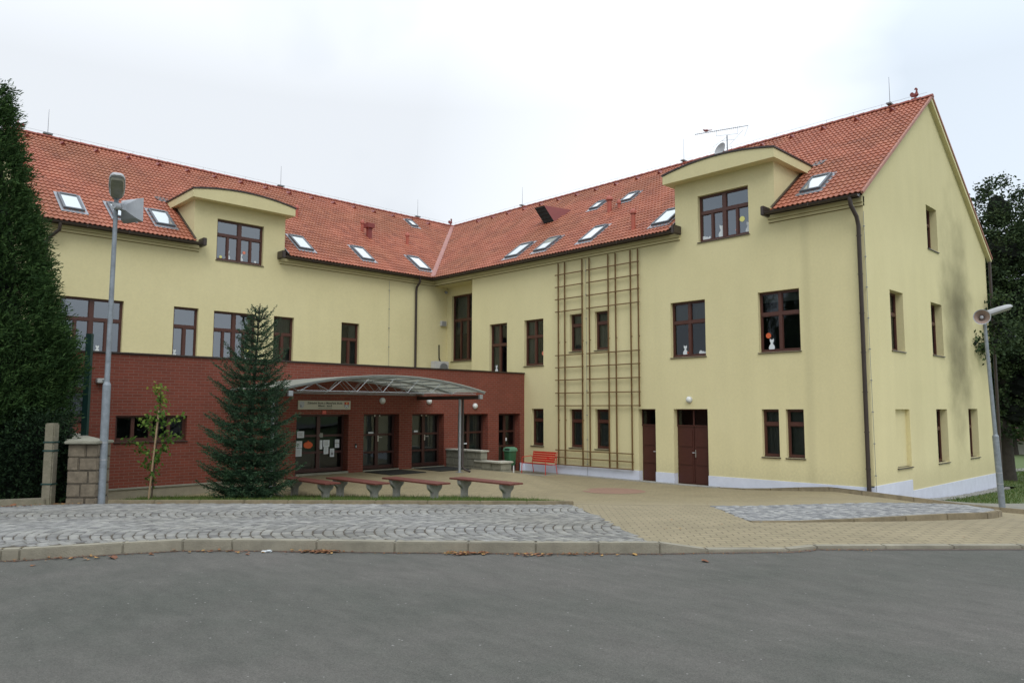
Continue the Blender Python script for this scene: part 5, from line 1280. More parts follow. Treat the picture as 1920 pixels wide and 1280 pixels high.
# litter bin
lb = thing('litter_bin', 'green plastic litter bin with lid on a white post by the glazed door', 'litter bin', (-1.55, 12.75, gw(-1.55, 12.75)))
bx, by = -1.55, 12.75; z = gw(bx, by)
def rr(w, d, z_, r=.06, n=4):
    pts = []
    for cx_, cy_, a0 in ((w-r, d-r, 0), (-w+r, d-r, 90), (-w+r, -d+r, 180), (w-r, -d+r, 270)):
        for k in range(n+1): a = R_(a0+90*k/n); pts.append((bx+cx_+r*math.cos(a), by+cy_+r*math.sin(a), z_))
    return pts
def loft(mb, rings):
    n = len(rings[0]); vs = [p for r in rings for p in r]
    mb.add(vs, [(i*n+k, i*n+(k+1) % n, (i+1)*n+(k+1) % n, (i+1)*n+k) for i in range(len(rings)-1) for k in range(n)]+[tuple(range(n-1, -1, -1)), tuple((len(rings)-1)*n+k for k in range(n))])
mb = MB(); loft(mb, [rr(.15, .13, z+.33), rr(.17, .15, z+.38), rr(.20, .175, z+.86)]); obj('body', mb, GREENL, lb, smooth=True)
mb = MB(); loft(mb, [rr(.225, .20, z+.86), rr(.23, .205, z+.90), rr(.21, .185, z+.98), rr(.15, .13, z+1.02)]); ld = obj('lid', mb, GREENLL, lb, smooth=True)
mb = MB(); mb.obox((bx-.195, by-.06, z+.935), (.035, -.0, .0), (0, .12, 0), (0, 0, .032)); obj('opening', mb, BLACK, ld)
mb = MB(); mb.tube([(bx+.02, by+.22, z-.03), (bx+.02, by+.22, z+1.0)], .03, 10); mb.tube([(bx+.08, by-.10, z-.03), (bx+.08, by-.10, z+.36)], .028, 10); obj('post', mb, LAMPG, lb, smooth=True)

# lamps ---------------------------------------------------------------------------------
def luminaire(mb, lens, c, d, L, W):
    """street lamp head: starts at c, runs along d"""
    d = Vector(d).normalized(); s = d.cross(Vector((0, 0, 1))).normalized(); u = s.cross(d).normalized(); c = Vector(c); n = 14
    rings = []
    for t, w, h in ((0, .30, .35), (.08, .55, .7), (.25, .9, 1), (.55, 1, 1), (.85, .95, .85), (.96, .75, .6), (1, .4, .3)):
        ring = []
        for k in range(n):
            a = 2*math.pi*k/n; ca, sa = math.cos(a), math.sin(a)
            ring.append(c+d*L*t+s*W/2*w*(abs(ca)**.7)*(1 if ca > 0 else -1)+u*(W*.42*h*(abs(sa)**.8) if sa > 0 else -W*.10*h*(abs(sa)**.5)))
        rings.append(ring)
    vs = [p for r in rings for p in r]; mb.add(vs, [(i*n+k, i*n+(k+1) % n, (i+1)*n+(k+1) % n, (i+1)*n+k) for i in range(len(rings)-1) for k in range(n)]+[tuple(range(n-1, -1, -1)), tuple((len(rings)-1)*n+k for k in range(n))])
    P = []
    for t, w in ((.14, .6), (.2, .78), (.5, .84), (.85, .8), (.93, .62)):
        P.append((t, w))
    top = [c+d*L*t+s*W/2*w-u*W*.105 for t, w in P]+[c+d*L*t-s*W/2*w-u*W*.105 for t, w in P[::-1]]
    bot = [p-u*W*.14 for p in top]; cen = [(p-(c+d*L*.53))*.9+(c+d*L*.53) for p in bot]
    m_ = len(top); lens.add(top+cen, [tuple(range(m_, 2*m_))]+[(i, (i+1) % m_, m_+(i+1) % m_, m_+i) for i in range(m_)])
def street_lamp(X, Y, H, hd, lab, ws=1.0, lean=(0, 0)):
    x, y = cw(X, Y); z = g(X, Y)
    t = thing('street_lamp', lab, 'street lamp', (x, y, z), 'grey tubular street lamps with loudspeakers')
    top = Vector((x+lean[0], y+lean[1], z+H)); b = Vector((x, y, z-.05)); mid = b.lerp(top, .385)
    mb = MB(); mb.tube([b, mid], .073*ws, 16); mb.tube([mid, b.lerp(top, .395)], [.073*ws, .05*ws], 16); mb.tube([b.lerp(top, .395), top], [.048*ws, .040*ws], 14); obj('pole', mb, GALVD, t, smooth=True)
    mb = MB(); 
    for f in (.145, .2): 
        p = b.lerp(top, f); mb.tube([p, p+Vector((0, 0, .03))], .075*ws, 16)
    obj('band', mb, GALV, t, smooth=True)
    a = MB(); l = MB(); luminaire(a, l, top-Vector(hd).normalized()*.06, hd, .80, .29); lm = obj('luminaire', a, LUM, t, smooth=True); obj('lens', l, LENS, lm)
    return t, top
# directions in site axes -> building axes
def dirw(a, b, c=0): p = cw(a, b); q = cw(0, 0); return Vector((p[0]-q[0], p[1]-q[1], c))
t, top = street_lamp(-7.78, 14.35, 5.92, dirw(.47, -.88, .40), 'tall grey street lamp with box loudspeaker beside the stone gate pillar')
hc = top+Vector((0, 0, -.20)); hd = dirw(.34, .93, .02).normalized(); s = hd.cross(Vector((0, 0, 1))).normalized(); u = s.cross(hd)
mb = MB(); rings = []
for q, w in ((-.12, .05), (-.04, .06), (.0, .11), (.08, .20), (.17, .24), (.20, .25), (.19, .235), (.08, .17), (.01, .07)):
    rings.append([hc+dirw(.15, .02)+hd*(q+.03)+s*a_*w+u*b_*w*.95 for a_, b_ in ((-1, -1), (1, -1), (1, 1), (-1, 1))])
vs = [p for r in rings for p in r]; mb.add(vs, [(i*4+k, i*4+(k+1) % 4, (i+1)*4+(k+1) % 4, (i+1)*4+k) for i in range(len(rings)-1) for k in range(4)]+[(3, 2, 1, 0), tuple(len(vs)-4+k for k in range(4))])
mb.lathe(hc+dirw(.13, .02)-hd*.22, hd, [(0, .01), (.0, .06), (.12, .065), (.16, .045)], 14)
ls = obj('loudspeaker', mb, HORN, t); mb = MB(); mb.tube([hc+Vector((0, 0, -.02)), hc+Vector((0, 0, .02))], .062, 14); mb.obox(hc+dirw(.03, .0), (.07, 0, 0), (0, .03, 0), (0, 0, .015)); obj('clamp', mb, BROWNM, ls)
t, top = street_lamp(13.6, 21.0, 5.45, dirw(1, -.35, .36), 'tall grey street lamp with round horn loudspeaker in front of the right gable', 1.12, lean=tuple(dirw(-.22, 0))[:2])
hc = top+dirw(-.10, -.05, -.06); hd = dirw(-.48, -.85, .03).normalized()
mb = MB(); mb.lathe(hc+hd*(-.22), hd, [(-.1, .01), (-.1, .07), (.05, .075), (.1, .05), (.2, .08), (.30, .14), (.38, .205), (.41, .215), (.405, .20), (.37, .185), (.30, .12), (.20, .06)], 28); ls = obj('loudspeaker', mb, HORN, t, smooth=True)
mb = MB(); mb.lathe(hc+hd*(-.22), hd, [(.395, .197), (.365, .18), (.295, .115), (.20, .055), (.19, .01)], 28); obj('horn_lining', mb, HORNIN, ls, smooth=True)
mb = MB(); mb.lathe(hc+hd*(.0), hd, [(0, .045), (.10, .05), (.13, .035), (.14, .005)], 14); obj('horn_centre', mb, HORN, ls, smooth=True)

# gate corner ---------------------------------------------------------------------------
def post_box(mb, X, Y, w, d, z0, z1):
    c = Vector((*cw(X, Y), (z0+z1)/2)); r = dirw(1, 0)*(w/2); f = dirw(0, 1)*(d/2); mb.obox(c, r, f, (0, 0, (z1-z0)/2))
wl = thing('gate_pillar_wall', 'weathered block stone gate pillar and wall with slab cap beside the left lamp', 'wall', (*cw(-8.2, 14.4), .6))
mb = MB(); zb_ = .5; zt_ = 1.74; rowsN = 5; hh = (zt_-zb_)/rowsN
wx0, wx1 = -8.37, -7.80
for r in range(rowsN):
    z0_, z1_ = zb_+r*hh, zb_+(r+1)*hh; sp_ = (.36, .27, .40, .22, .34)[r]
    for a, b in ((wx0, wx0+sp_), (wx0+sp_, wx1)):
        e = random.uniform(0, .015); cxm = (a+b)/2; post_box(mb, cxm, 14.42+e, b-a-.010, .46, z0_+.005, z1_-.005)
obj('block_courses', mb, STONE, wl, bevel=.015)
mb = MB(); post_box(mb, -8.085, 14.42, .53, .42, zb_, zt_-.01); obj('core', mb, SOIL, wl)
# wall running back from the pillar
A = Vector((-8.25, 14.6)); B = Vector((-11.4, 19.0)); mb = MB(); dv = (B-A).normalized(); nv = Vector((-dv.y, dv.x))
def strip(mb, A, B, w, z0, z1):
    vs = []
    for zz in (z0, z1):
        for p, q in ((A, -1), (B, -1), (B, 1), (A, 1)): P = p+nv*q*w/2; vs.append((*cw(P.x, P.y), zz))
    mb.add(vs, [(0,3,2,1),(4,5,6,7),(0,1,5,4),(1,2,6,5),(2,3,7,6),(3,0,4,7)])
strip(mb, A, B, .42, .0, 1.735); obj('rear_wall', mb, STONE, wl)
mb = MB(); strip(mb, A+dv*.15, B, .62, 1.742, 1.80); obj('cap', mb, CAPST, wl, bevel=.01)
mb = MB(); post_box(mb, -8.08, 14.40, .62, .62, 1.742, 1.80); obj('cap', mb, CAPST, wl, bevel=.015)
cpst = thing('concrete_gate_post', 'slim mossy concrete gate post with green straps left of the gate', 'gate post', (*cw(-8.62, 14.25), .6))
mb = MB(); post_box(mb, -8.72, 14.25, .185, .17, .45, 2.13); obj('shaft', mb, CONCD, cpst, bevel=.02)
for z in (.98, 1.60, 1.76):
    mb = MB(); post_box(mb, -8.72, 14.25, .20, .185, z, z+.03); obj('strap', mb, GREENP, cpst)
gt = thing('garden_gate', 'narrow dark wire garden gate between the concrete post and stone pillar', 'gate', (*cw(-8.4, 14.6), .6))
zc0, zc1 = .78, 1.70; X0, X1, Yg = -8.52, -8.47+.02, 14.6
X0, X1 = -8.60, -8.46; 
mb = MB(); Yg = 14.48; X0, X1 = -8.545, -8.455
ga = Vector((*cw(-8.56, 14.5), 0)); gb = Vector((*cw(-8.46, 14.46), 0))
# gate stands a little ajar: its leaf runs backwards from the pillar
ga = Vector((*cw(-8.40, 14.55), 0)); gb = Vector((*cw(-8.98, 15.15), 0))
for p in (ga, gb): mb.tube([p+Vector((0, 0, zc0)), p+Vector((0, 0, zc1))], .018, 8)
for z in (zc0, zc1): mb.tube([ga+Vector((0, 0, z)), gb+Vector((0, 0, z))], .016, 8)
obj('frame', mb, GREENP, gt)
mb = MB()
for k in range(1, 14):
    p = ga.lerp(gb, k/14); mb.tube([p+Vector((0, 0, zc0)), p+Vector((0, 0, zc1))], .003, 4)
for k in range(1, 16):
    z = zc0+(zc1-zc0)*k/16; mb.tube([ga+Vector((0, 0, z)), gb+Vector((0, 0, z))], .003, 4)
obj('wire_mesh', mb, GREENP, gt)
# low wall + mesh fence to the left
lw = thing('wire_fence', 'dark wire fence on a low concrete base in front of the hedge', 'fence', (*cw(-10.5, 13.8), .6))
A = Vector((-8.74, 14.2)); B = Vector((-13.5, 12.0)); dv = (B-A).normalized(); nv = Vector((-dv.y, dv.x))
mb = MB(); strip(mb, A, B, .16, .4, .74); obj('concrete_base', mb, CONCD, lw, bevel=.015)
mb = MB()
for k in range(60):
    p = A.lerp(B, k/60); q = A.lerp(B, (k+1)/60)
    for z in np.arange(.78, 1.95, .09):
        a = (*cw(p.x, p.y), z); b = (*cw(q.x, q.y), z+.09); c = (*cw(p.x, p.y), z+.09); d = (*cw(q.x, q.y), z)
        mb.tube([a, b], 0.0014, 3, cap=False); mb.tube([c, d], 0.0014, 3, cap=False)
obj('wire_mesh', mb, WIRED, lw, fix=False)
for f in (.45, .95):
    p = A.lerp(B, f); mb = MB(); post_box(mb, p.x, p.y, .05, .05, .6, 2.0); obj('post', mb, GREENP, lw)
# tall green ball-fence post
gp_ = thing('fence_post', 'tall dark green steel post with slack wires behind the stone wall', 'post', (*cw(-9.75, 17.1), .3))
px, py = -9.72, 17.1; mb = MB(); post_box(mb, px, py, .125, .10, .1, 4.12); obj('shaft', mb, GREENP, gp_)
mb = MB()
for k, z in enumerate((4.02, 3.3, 2.7, 2.1)):
    c = Vector((*cw(px-.09, py), z)); mb.obox(c, dirw(.03, 0), dirw(0, .015), (0, 0, .025))
obj('bracket', mb, BLACK, gp_)
mb = MB()
for z, sag in ((4.03, .20), (4.0, .38), (3.3, .22), (3.25, .4), (2.7, .2), (2.1, .25)):
    pts = [Vector((*cw(px-.1-3.6*t_, py-.3*t_), z-sag*4*t_*(1-t_)-.1*t_)) for t_ in [i/10 for i in range(11)]]; mb.tube(pts, .006, 4)
obj('wire', mb, BLACK, gp_)
# small things on the path side
mb = MB(); X, Y = -3.0, 9.0; post_box(mb, -2.93, 9.12, .12, .05, .703, .716); post_box(mb, -2.90, 9.10, .05, .05, .716, .728); tag(obj('litter_scrap', mb, PAPER, bevel=.004), 'crumpled white paper scrap in the gutter', 'litter')
mb = MB(); mb.box(0, 0, 0, 0, 0, 0)

# ------------------------------------------------------------------ vegetation
def rand_dirs(n): v = rng.normal(size=(n, 3)); return v/np.linalg.norm(v, axis=1)[:, None]
def blades(P, D, L, W, bend=.0):
    """flat diamond blades: base P, direction D, length L, width W (numpy arrays) -> V,F"""
    n = len(P); U = rng.normal(size=(n, 3)); S_ = np.cross(D, U); S_ /= np.maximum(np.linalg.norm(S_, axis=1)[:, None], 1e-6)
    L = L[:, None]; W = W[:, None]
    a = P; b = P+D*L*.45+S_*W/2; c = P+D*L; d = P+D*L*.45-S_*W/2
    V = np.stack([a, b, c, d], 1).reshape(-1, 3); F = np.arange(4*n).reshape(n, 4); return V, F
def core_blob(name, fn, nz, na, parent, zs, m=CORE):
    V = []; F = []
    for i, z in enumerate(zs):
        for k in range(na):
            a = 2*math.pi*k/na; r = fn(z, a); V.append((r[0], r[1], r[2]))
    for i in range(len(zs)-1):
        for k in range(na): F.append((i*na+k, i*na+(k+1) % na, (i+1)*na+(k+1) % na, (i+1)*na+k))
    return npobj(name, V, F, m, parent)
# spruce
def spruce():
    X, Y = -6.36, 18.2; x0, y0 = cw(X, Y); z0 = g(X, Y); H = 4.78
    t = thing('spruce_tree', 'dark green young spruce tree with bare leader tips before the brick wall', 'tree', (x0, y0, z0))
    mb = MB(); lx, ly = dirw(.20, 0).x, dirw(.20, 0).y
    mb.tube([(x0+lx*(f**1.5)*.8, y0+ly*(f**1.5)*.8, z0+H*f-.1) for f in (0, .2, .5, .8, .94)], [.07, .062, .045, .022, .014], 8)
    for dx, h, b in ((0, .24, 0), (-.10, .10, .05), (.06, .14, -.03), (.12, .02, .04)):
        mb.tube([(x0+lx*.78, y0+ly*.78, z0+H*.90), (x0+lx*.8+dirw(dx, 0).x, y0+ly*.8+dirw(dx, 0).y, z0+H*.93+h*.3), (x0+lx*.8+dirw(dx*1.1, b).x, y0+ly*.8+dirw(dx*1.1, b).y, z0+H*.95+h)], [.016, .013, .008], 6)
    obj('trunk', mb, BARKD, t, smooth=True)
    Ps = []; Ds = []; Ls = []; Ws = []; rn = []; br = MB()
    nl = 25
    for i in range(nl):
        f = .035+.91*(i/(nl-1))**.97; z = z0+H*f; cx = x0+lx*(f**1.5)*.8; cy = y0+ly*(f**1.5)*.8
        Lb = float(np.interp(f, [0, .06, .2, .37, .5, .63, .76, .9, 1], [1.0, 1.14, 1.18, 1.06, 1.02, .86, .62, .36, .10]))*(1.0 if i % 2 else .74)
        nb = max(6, int(14*(1-f)+6)); a0 = random.random()*6.28
        for k in range(nb):
            a = a0+2*math.pi*(k+random.uniform(-.3, .3))/nb; L = Lb*random.uniform(.66, 1.16)
            d = np.array([math.cos(a), math.sin(a), 0]); up0 = (-.10+.95*f*f)+random.uniform(-.06, .06)
            N = max(5, int(L/.05)); pts = []
            for q in range(N+1):
                s_ = q/N; zz = z+L*(up0*s_+.20*s_*s_-.10*math.sin(math.pi*s_))
                pts.append(np.array([cx, cy, 0])+d*L*s_+np.array([0, 0, zz]))
            br.tube([tuple(p) for p in pts[::max(1, N//4)]], [.014*(1-.75*j/max(1, len(pts[::max(1, N//4)])-1)) for j in range(len(pts[::max(1, N//4)]))], 4, cap=False)
            side = np.array([-d[1], d[0], 0])
            for q in range(1, N+1):
                s_ = q/N; tl = L*.42*(1-s_)**.75*(.35+.65*min(1, s_*2.5))+.07
                tang = pts[q]-pts[q-1]; tang /= np.linalg.norm(tang)
                for sg_ in (-1, 1, 0):
                    if sg_ == 0 and random.random() < .45: continue
                    dd = tang*.75+side*sg_*.72+np.array([0, 0, random.uniform(-.18, .16)+(.22 if sg_ == 0 else 0)]); dd /= np.linalg.norm(dd)
                    tl2 = tl*(random.uniform(.7, 1.15) if sg_ else .5); nn = max(3, int(tl2/.022)); rr_ = random.random()
                    tt = np.linspace(0, 1, nn)[:, None]; base = pts[q]+dd*tl2*tt-np.array([0, 0, 1])*(tl2*.10)*tt**2
                    rd = rand_dirs(nn); rd = rd-(rd@dd)[:, None]*dd; rd /= np.maximum(np.linalg.norm(rd, axis=1)[:, None], 1e-5); rd[:, 2] = rd[:, 2]*.5+.12
                    nd = rd*.8+dd*.75; nd /= np.linalg.norm(nd, axis=1)[:, None]
                    Ps.append(base); Ds.append(nd); Ls.append(rng.uniform(.040, .062, nn)); Ws.append(np.full(nn, .020)); rn.append(np.clip(rr_*.5+.5*tt[:, 0]+rng.uniform(-.15, .1, nn), 0, 1))
    V, F = blades(np.concatenate(Ps), np.concatenate(Ds), np.concatenate(Ls), np.concatenate(Ws))
    print('spruce needles', len(F)); npobj('foliage', V, F, SPRUCE, t, rnd=np.concatenate(rn)); obj('branches', br, BARKD, t, fix=False)
spruce()
# big left conifer (feathery sprays)
def conifer(name, X, Y, prof, label, n, m, seed=1, spl=.34, bl=.10, bw=.022, upz=.55, bumps=.22, cat='tree', tw=.16, ztr=1.2):
    x0, y0 = cw(X, Y); z0 = g(X, Y); t = thing(name, label, cat, (x0, y0, z0))
    mb = MB(); mb.tube([(x0, y0, z0-.1), (x0, y0, z0+ztr), (x0, y0, prof[-1][0]-.6)], [tw, tw*.85, .02], 10); obj('trunk', mb, BARKD, t, smooth=True)
    pz = [p[0] for p in prof]; pr = [p[1] for p in prof]; zmin, zmax = pz[0], pz[-1]
    ph = rng.uniform(0, 6.28, (6,)); fq = rng.integers(2, 7, (6,)); fz = rng.uniform(.6, 2.6, (6,))
    def rad(z, a):
        b = sum(np.sin(a*fq[i]+z*fz[i]+ph[i]) for i in range(6))/6
        return np.interp(z, pz, pr)*(1+bumps*b*1.4)
    # dark solid added inside the crown to block light
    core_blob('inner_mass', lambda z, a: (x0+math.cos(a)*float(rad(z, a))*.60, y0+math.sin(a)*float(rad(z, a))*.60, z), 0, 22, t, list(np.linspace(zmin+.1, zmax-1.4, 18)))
    w = np.interp(np.linspace(zmin, zmax, 200), pz, pr)+.08; cdf = np.cumsum(w); cdf /= cdf[-1]
    z = np.interp(rng.random(n), cdf, np.linspace(zmin, zmax, 200)); a = rng.uniform(0, 2*math.pi, n)
    # foliage gathers in clumps
    nc = max(30, n//28); cz_ = np.interp(rng.random(nc), cdf, np.linspace(zmin, zmax, 200)); ca = rng.uniform(0, 2*math.pi, nc); cr = rng.random(nc)
    idx = rng.integers(0, nc, n); use = rng.random(n) < .7
    z = np.where(use, np.clip(cz_[idx]+rng.normal(0, .22, n), zmin, zmax), z); a = np.where(use, ca[idx]+rng.normal(0, .16, n), a)
    r = rad(z, a)*np.where(use, .80+.24*cr[idx], .62+.36*rng.random(n)**.6)
    P0 = np.stack([x0+r*np.cos(a), y0+r*np.sin(a), z], 1); out = np.stack([np.cos(a), np.sin(a), np.zeros(n)], 1)
    D = out*.75+np.array([0, 0, upz])+rng.normal(0, .25, (n, 3)); D /= np.linalg.norm(D, axis=1)[:, None]
    Ls = spl*rng.uniform(.55, 1.25, n); k = 11
    Pb = []; Db = []; rn = []
    crn = rng.random(n)*.6
    for q in range(k):
        tt = q/(k-1); s = rng.normal(0, 1, (n, 3)); s -= (s*D).sum(1)[:, None]*D; s /= np.linalg.norm(s, axis=1)[:, None]
        Pb.append(P0+D*(Ls*tt)[:, None]); dd = D*.8+s*.62; Db.append(dd/np.linalg.norm(dd, axis=1)[:, None]); rn.append(np.clip(crn+.4*tt*rng.random(n), 0, 1))
    P = np.concatenate(Pb); Dd = np.concatenate(Db); nn = len(P)
    V, F = blades(P, Dd, bl*rng.uniform(.6, 1.3, nn), np.full(nn, bw)); npobj('foliage', V, F, m, t, rnd=np.concatenate(rn)); return t
Yt = 15.4; zz = lambda py: 2.4+(768-py)*Yt/1405
conifer('conifer_tree', -11.2, Yt, [(zz(905), .8), (zz(850), 1.25), (zz(780), 1.58), (zz(700), 1.74), (zz(640), 1.64), (zz(600), 1.45), (zz(540), 1.22), (zz(440), 1.02), (zz(390), .86), (zz(330), .70), (zz(280), .50), (zz(240), .44), (zz(200), .33), (zz(150), .15)],
        'very tall dense dark green conifer rising behind the fence at the left edge', 20000, THUJA, spl=.34, bl=.10, bw=.024, bumps=.18)
conifer('conifer_tree', -14.2, 17.0, [(.6, 1.6), (3, 2.3), (6, 1.8), (9, .9), (11, .3)], 'second dark conifer standing behind the first at the far left', 6500, THUJA, spl=.4, bl=.12, bw=.03)
# hedge behind the wire fence
def hedge():
    t = thing('hedge', 'unclipped dark evergreen hedge behind the wire fence', 'hedge', (*cw(-10.8, 14.3), .6)); n = 5200
    A = np.array([-8.72, 14.75]); B = np.array([-13.5, 12.6]); f = rng.random(n); zz_ = rng.uniform(.62, 2.25, n); dp = rng.uniform(-.05, .8, n)**1.0
    dv = (B-A)/np.linalg.norm(B-A); nv = np.array([-dv[1], dv[0]]); nv = nv if nv[1] > 0 else -nv
    X = A[0]+(B-A)[0]*f+nv[0]*dp; Y = A[1]+(B-A)[1]*f+nv[1]*dp
    x = -21.5+.71873*X+.69529*Y; y = -7.957-.69529*X+.71873*Y; P = np.stack([x, y, zz_], 1)
    fd = np.array(dirw(-nv[0], -nv[1])); Pb = []; Db = []; rn = []
    D = fd*.6+rng.normal(0, .5, (n, 3))+np.array([0, 0, .25]); D /= np.linalg.norm(D, axis=1)[:, None]; c = rng.random(n)**1.6
    for q in range(7):
        s = rng.normal(0, 1, (n, 3)); dd = D*.6+s*.5; Pb.append(P+D*(.04*q)); Db.append(dd/np.linalg.norm(dd, axis=1)[:, None]); rn.append(c)
    Pn = np.concatenate(Pb); V, F = blades(Pn, np.concatenate(Db), rng.uniform(.05, .11, len(Pn)), np.full(len(Pn), .035)); npobj('foliage', V, F, HEDGE, t, rnd=np.concatenate(rn))
    mb = MB(); global nv_
    vs = []
    for z in (.4, 2.1):
        for p, q in ((A, .35), (B, .35), (B, .75), (A, .75)): XY = p+nv*q; vs.append((*cw(*XY), z))
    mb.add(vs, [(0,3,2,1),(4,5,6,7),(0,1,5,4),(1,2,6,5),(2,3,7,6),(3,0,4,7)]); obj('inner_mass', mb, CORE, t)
hedge()
# broadleaf tree on the right
def broad(name, X, Y, blobs, label, n, m, ls=.13, trunk=(.34, 3.5), clump=.5, seed=0, core=.55, group=None, cat='tree'):
    x0, y0 = cw(X, Y); z0 = g(X, Y); t = thing(name, label, cat, (x0, y0, z0), group)
    mb = MB(); r0, hb = trunk; mb.tube([(x0, y0, z0-.1), (x0+.05, y0, z0+.5), (x0, y0+.05, z0+hb), (x0+.1, y0, z0+hb*1.8)], [r0*1.25, r0, r0*.75, r0*.3], 12)
    for k in range(7):
        a = k*.9+seed; b0 = (x0, y0, z0+hb*(.75+.12*k)); mb.tube([b0, (x0+math.cos(a)*1.0, y0+math.sin(a)*1.0, b0[2]+1.1), (x0+math.cos(a)*1.9, y0+math.sin(a)*1.9, b0[2]+2.6)], [r0*.4, r0*.25, r0*.08], 7)
    obj('trunk', mb, BARKD, t, smooth=True)
    Ps = []; rn = []; Cs = []
    tot = sum(b[3]*b[4] for b in blobs)
    for (bx_, by_, bz, br_, bh) in blobs:
        cx, cy = cw(X+bx_, Y+by_); nb = int(n*br_*bh/tot); ncl = max(12, int(nb/45))
        d = rand_dirs(ncl); rr_ = rng.uniform(.55, 1.0, ncl)**.5; cc = np.array([cx, cy, bz])+d*rr_[:, None]*np.array([br_, br_, bh])
        idx = rng.integers(0, ncl, nb); P = cc[idx]+rng.normal(0, clump*.34, (nb, 3)); Ps.append(P); cr = rng.random(ncl)**1.3; rn.append(np.clip(cr[idx]+rng.normal(0, .12, nb), 0, 1))
        if core:
            u, v = 10, 7; vs = []; fs = []
            for i in range(v+1):
                for k in range(u):
                    th = math.pi*i/v; ph = 2*math.pi*k/u; e = core*(1+.15*math.sin(3*ph+i*2)); vs.append((cx+br_*e*math.sin(th)*math.cos(ph), cy+br_*e*math.sin(th)*math.sin(ph), bz+bh*e*math.cos(th)))
            for i in range(v):
                for k in range(u): fs.append((i*u+k, i*u+(k+1) % u, (i+1)*u+(k+1) % u, (i+1)*u+k))
            Cs.append((vs, fs))
    P = np.concatenate(Ps); nn = len(P); D = rand_dirs(nn); D[:, 2] = D[:, 2]*.6-.15; D /= np.linalg.norm(D, axis=1)[:, None]
    V, F = blades(P, D, ls*rng.uniform(.6, 1.3, nn), ls*.62*rng.uniform(.7, 1.2, nn)); npobj('crown', V, F, m, t, rnd=np.concatenate(rn))
    for vs, fs in Cs: obj('crown_blocker', MB().add(vs, fs), CORE, t, fix=False)  # opaque dark blobs added within the leaves to stop light passing
    return t
TY = 32.5
broad('broadleaf_tree', 21.3, TY, [(.6, 0, 2.3, 2.2, 1.1), (-.6, .2, 2.7, 1.2, 1.0), (.9, 0, 3.4, 2.0, 1.3), (.6, 0, 4.9, 2.4, 1.6), (1.0, 0, 7.0, 2.7, 2.4), (.3, 0, 9.2, 2.1, 1.9), (.5, .3, 11.3, 1.2, 1.6), (-1.1, -.4, 5.4, 1.3, 1.6), (2.6, .2, 6, 2.4, 2.8), (-4.05, -4.6, 4.9, .42, .26), (-3.5, -4.4, 4.75, .45, .26), (-2.9, -4.2, 5.0, .5, .3), (-2.6, -4.0, 5.7, .5, .3), (-2.2, -3.6, 6.5, .5, .4), (-1.6, -2.6, 5.4, 1.0, .8), (2.4, 0, 9, 2, 2.2), (-.2, .3, 8.0, 1.7, 1.5), (-1.2, 0, 7.0, 1.1, 1.0)],
      'tall dark green broadleaf tree beside the right gable', 66000, LINDEN, ls=.15, trunk=(.34, 4.2), core=.42)
broad('broadleaf_tree', 40, 60, [(0, 0, 4, 4.2, 3.5), (3, 0, 5, 4, 4), (-4, 2, 3.2, 3.5, 3.0)], 'pale green tree in the distance behind the right trunk', 12000, FARL, ls=.42, trunk=(.3, 2.5), clump=1.3, core=0)
broad('broadleaf_tree', 54, 74, [(0, 0, 4, 5, 4.2), (5, 0, 5, 4.5, 4.4)], 'distant green tree at the far right edge', 8000, FARL, ls=.5, trunk=(.3, 2.5), clump=1.5, core=0)
hs_ = thing('distant_house', 'distant small house with red roof seen beside the right lamp pole', 'building', (*cw(42.5, 64), -2.2))
hx, hy = cw(42.5, 64); a_, b_ = dirw(1, 0), dirw(0, 1)
def hp(u, v, z): return Vector((hx, hy, 0))+a_*u+b_*v+Vector((0, 0, z))
mb = MB(); mb.add([hp(u, v, z) for z in (-3, .1) for u, v in ((-2.4, -3), (2.4, -3), (2.4, 3), (-2.4, 3))], [(0,3,2,1),(4,5,6,7),(0,1,5,4),(1,2,6,5),(2,3,7,6),(3,0,4,7)]); obj('wall', mb, CAPL, hs_)
mb = MB(); mb.add([hp(-2.8, -3.3, 0), hp(2.8, -3.3, 0), hp(2.8, 3.3, 0), hp(-2.8, 3.3, 0), hp(-2.8, 0, 1.5), hp(2.8, 0, 1.5)], [(0, 1, 5, 4), (3, 4, 5, 2), (0, 4, 3), (1, 2, 5), (0, 3, 2, 1)]); obj('roof', mb, VENT, hs_)
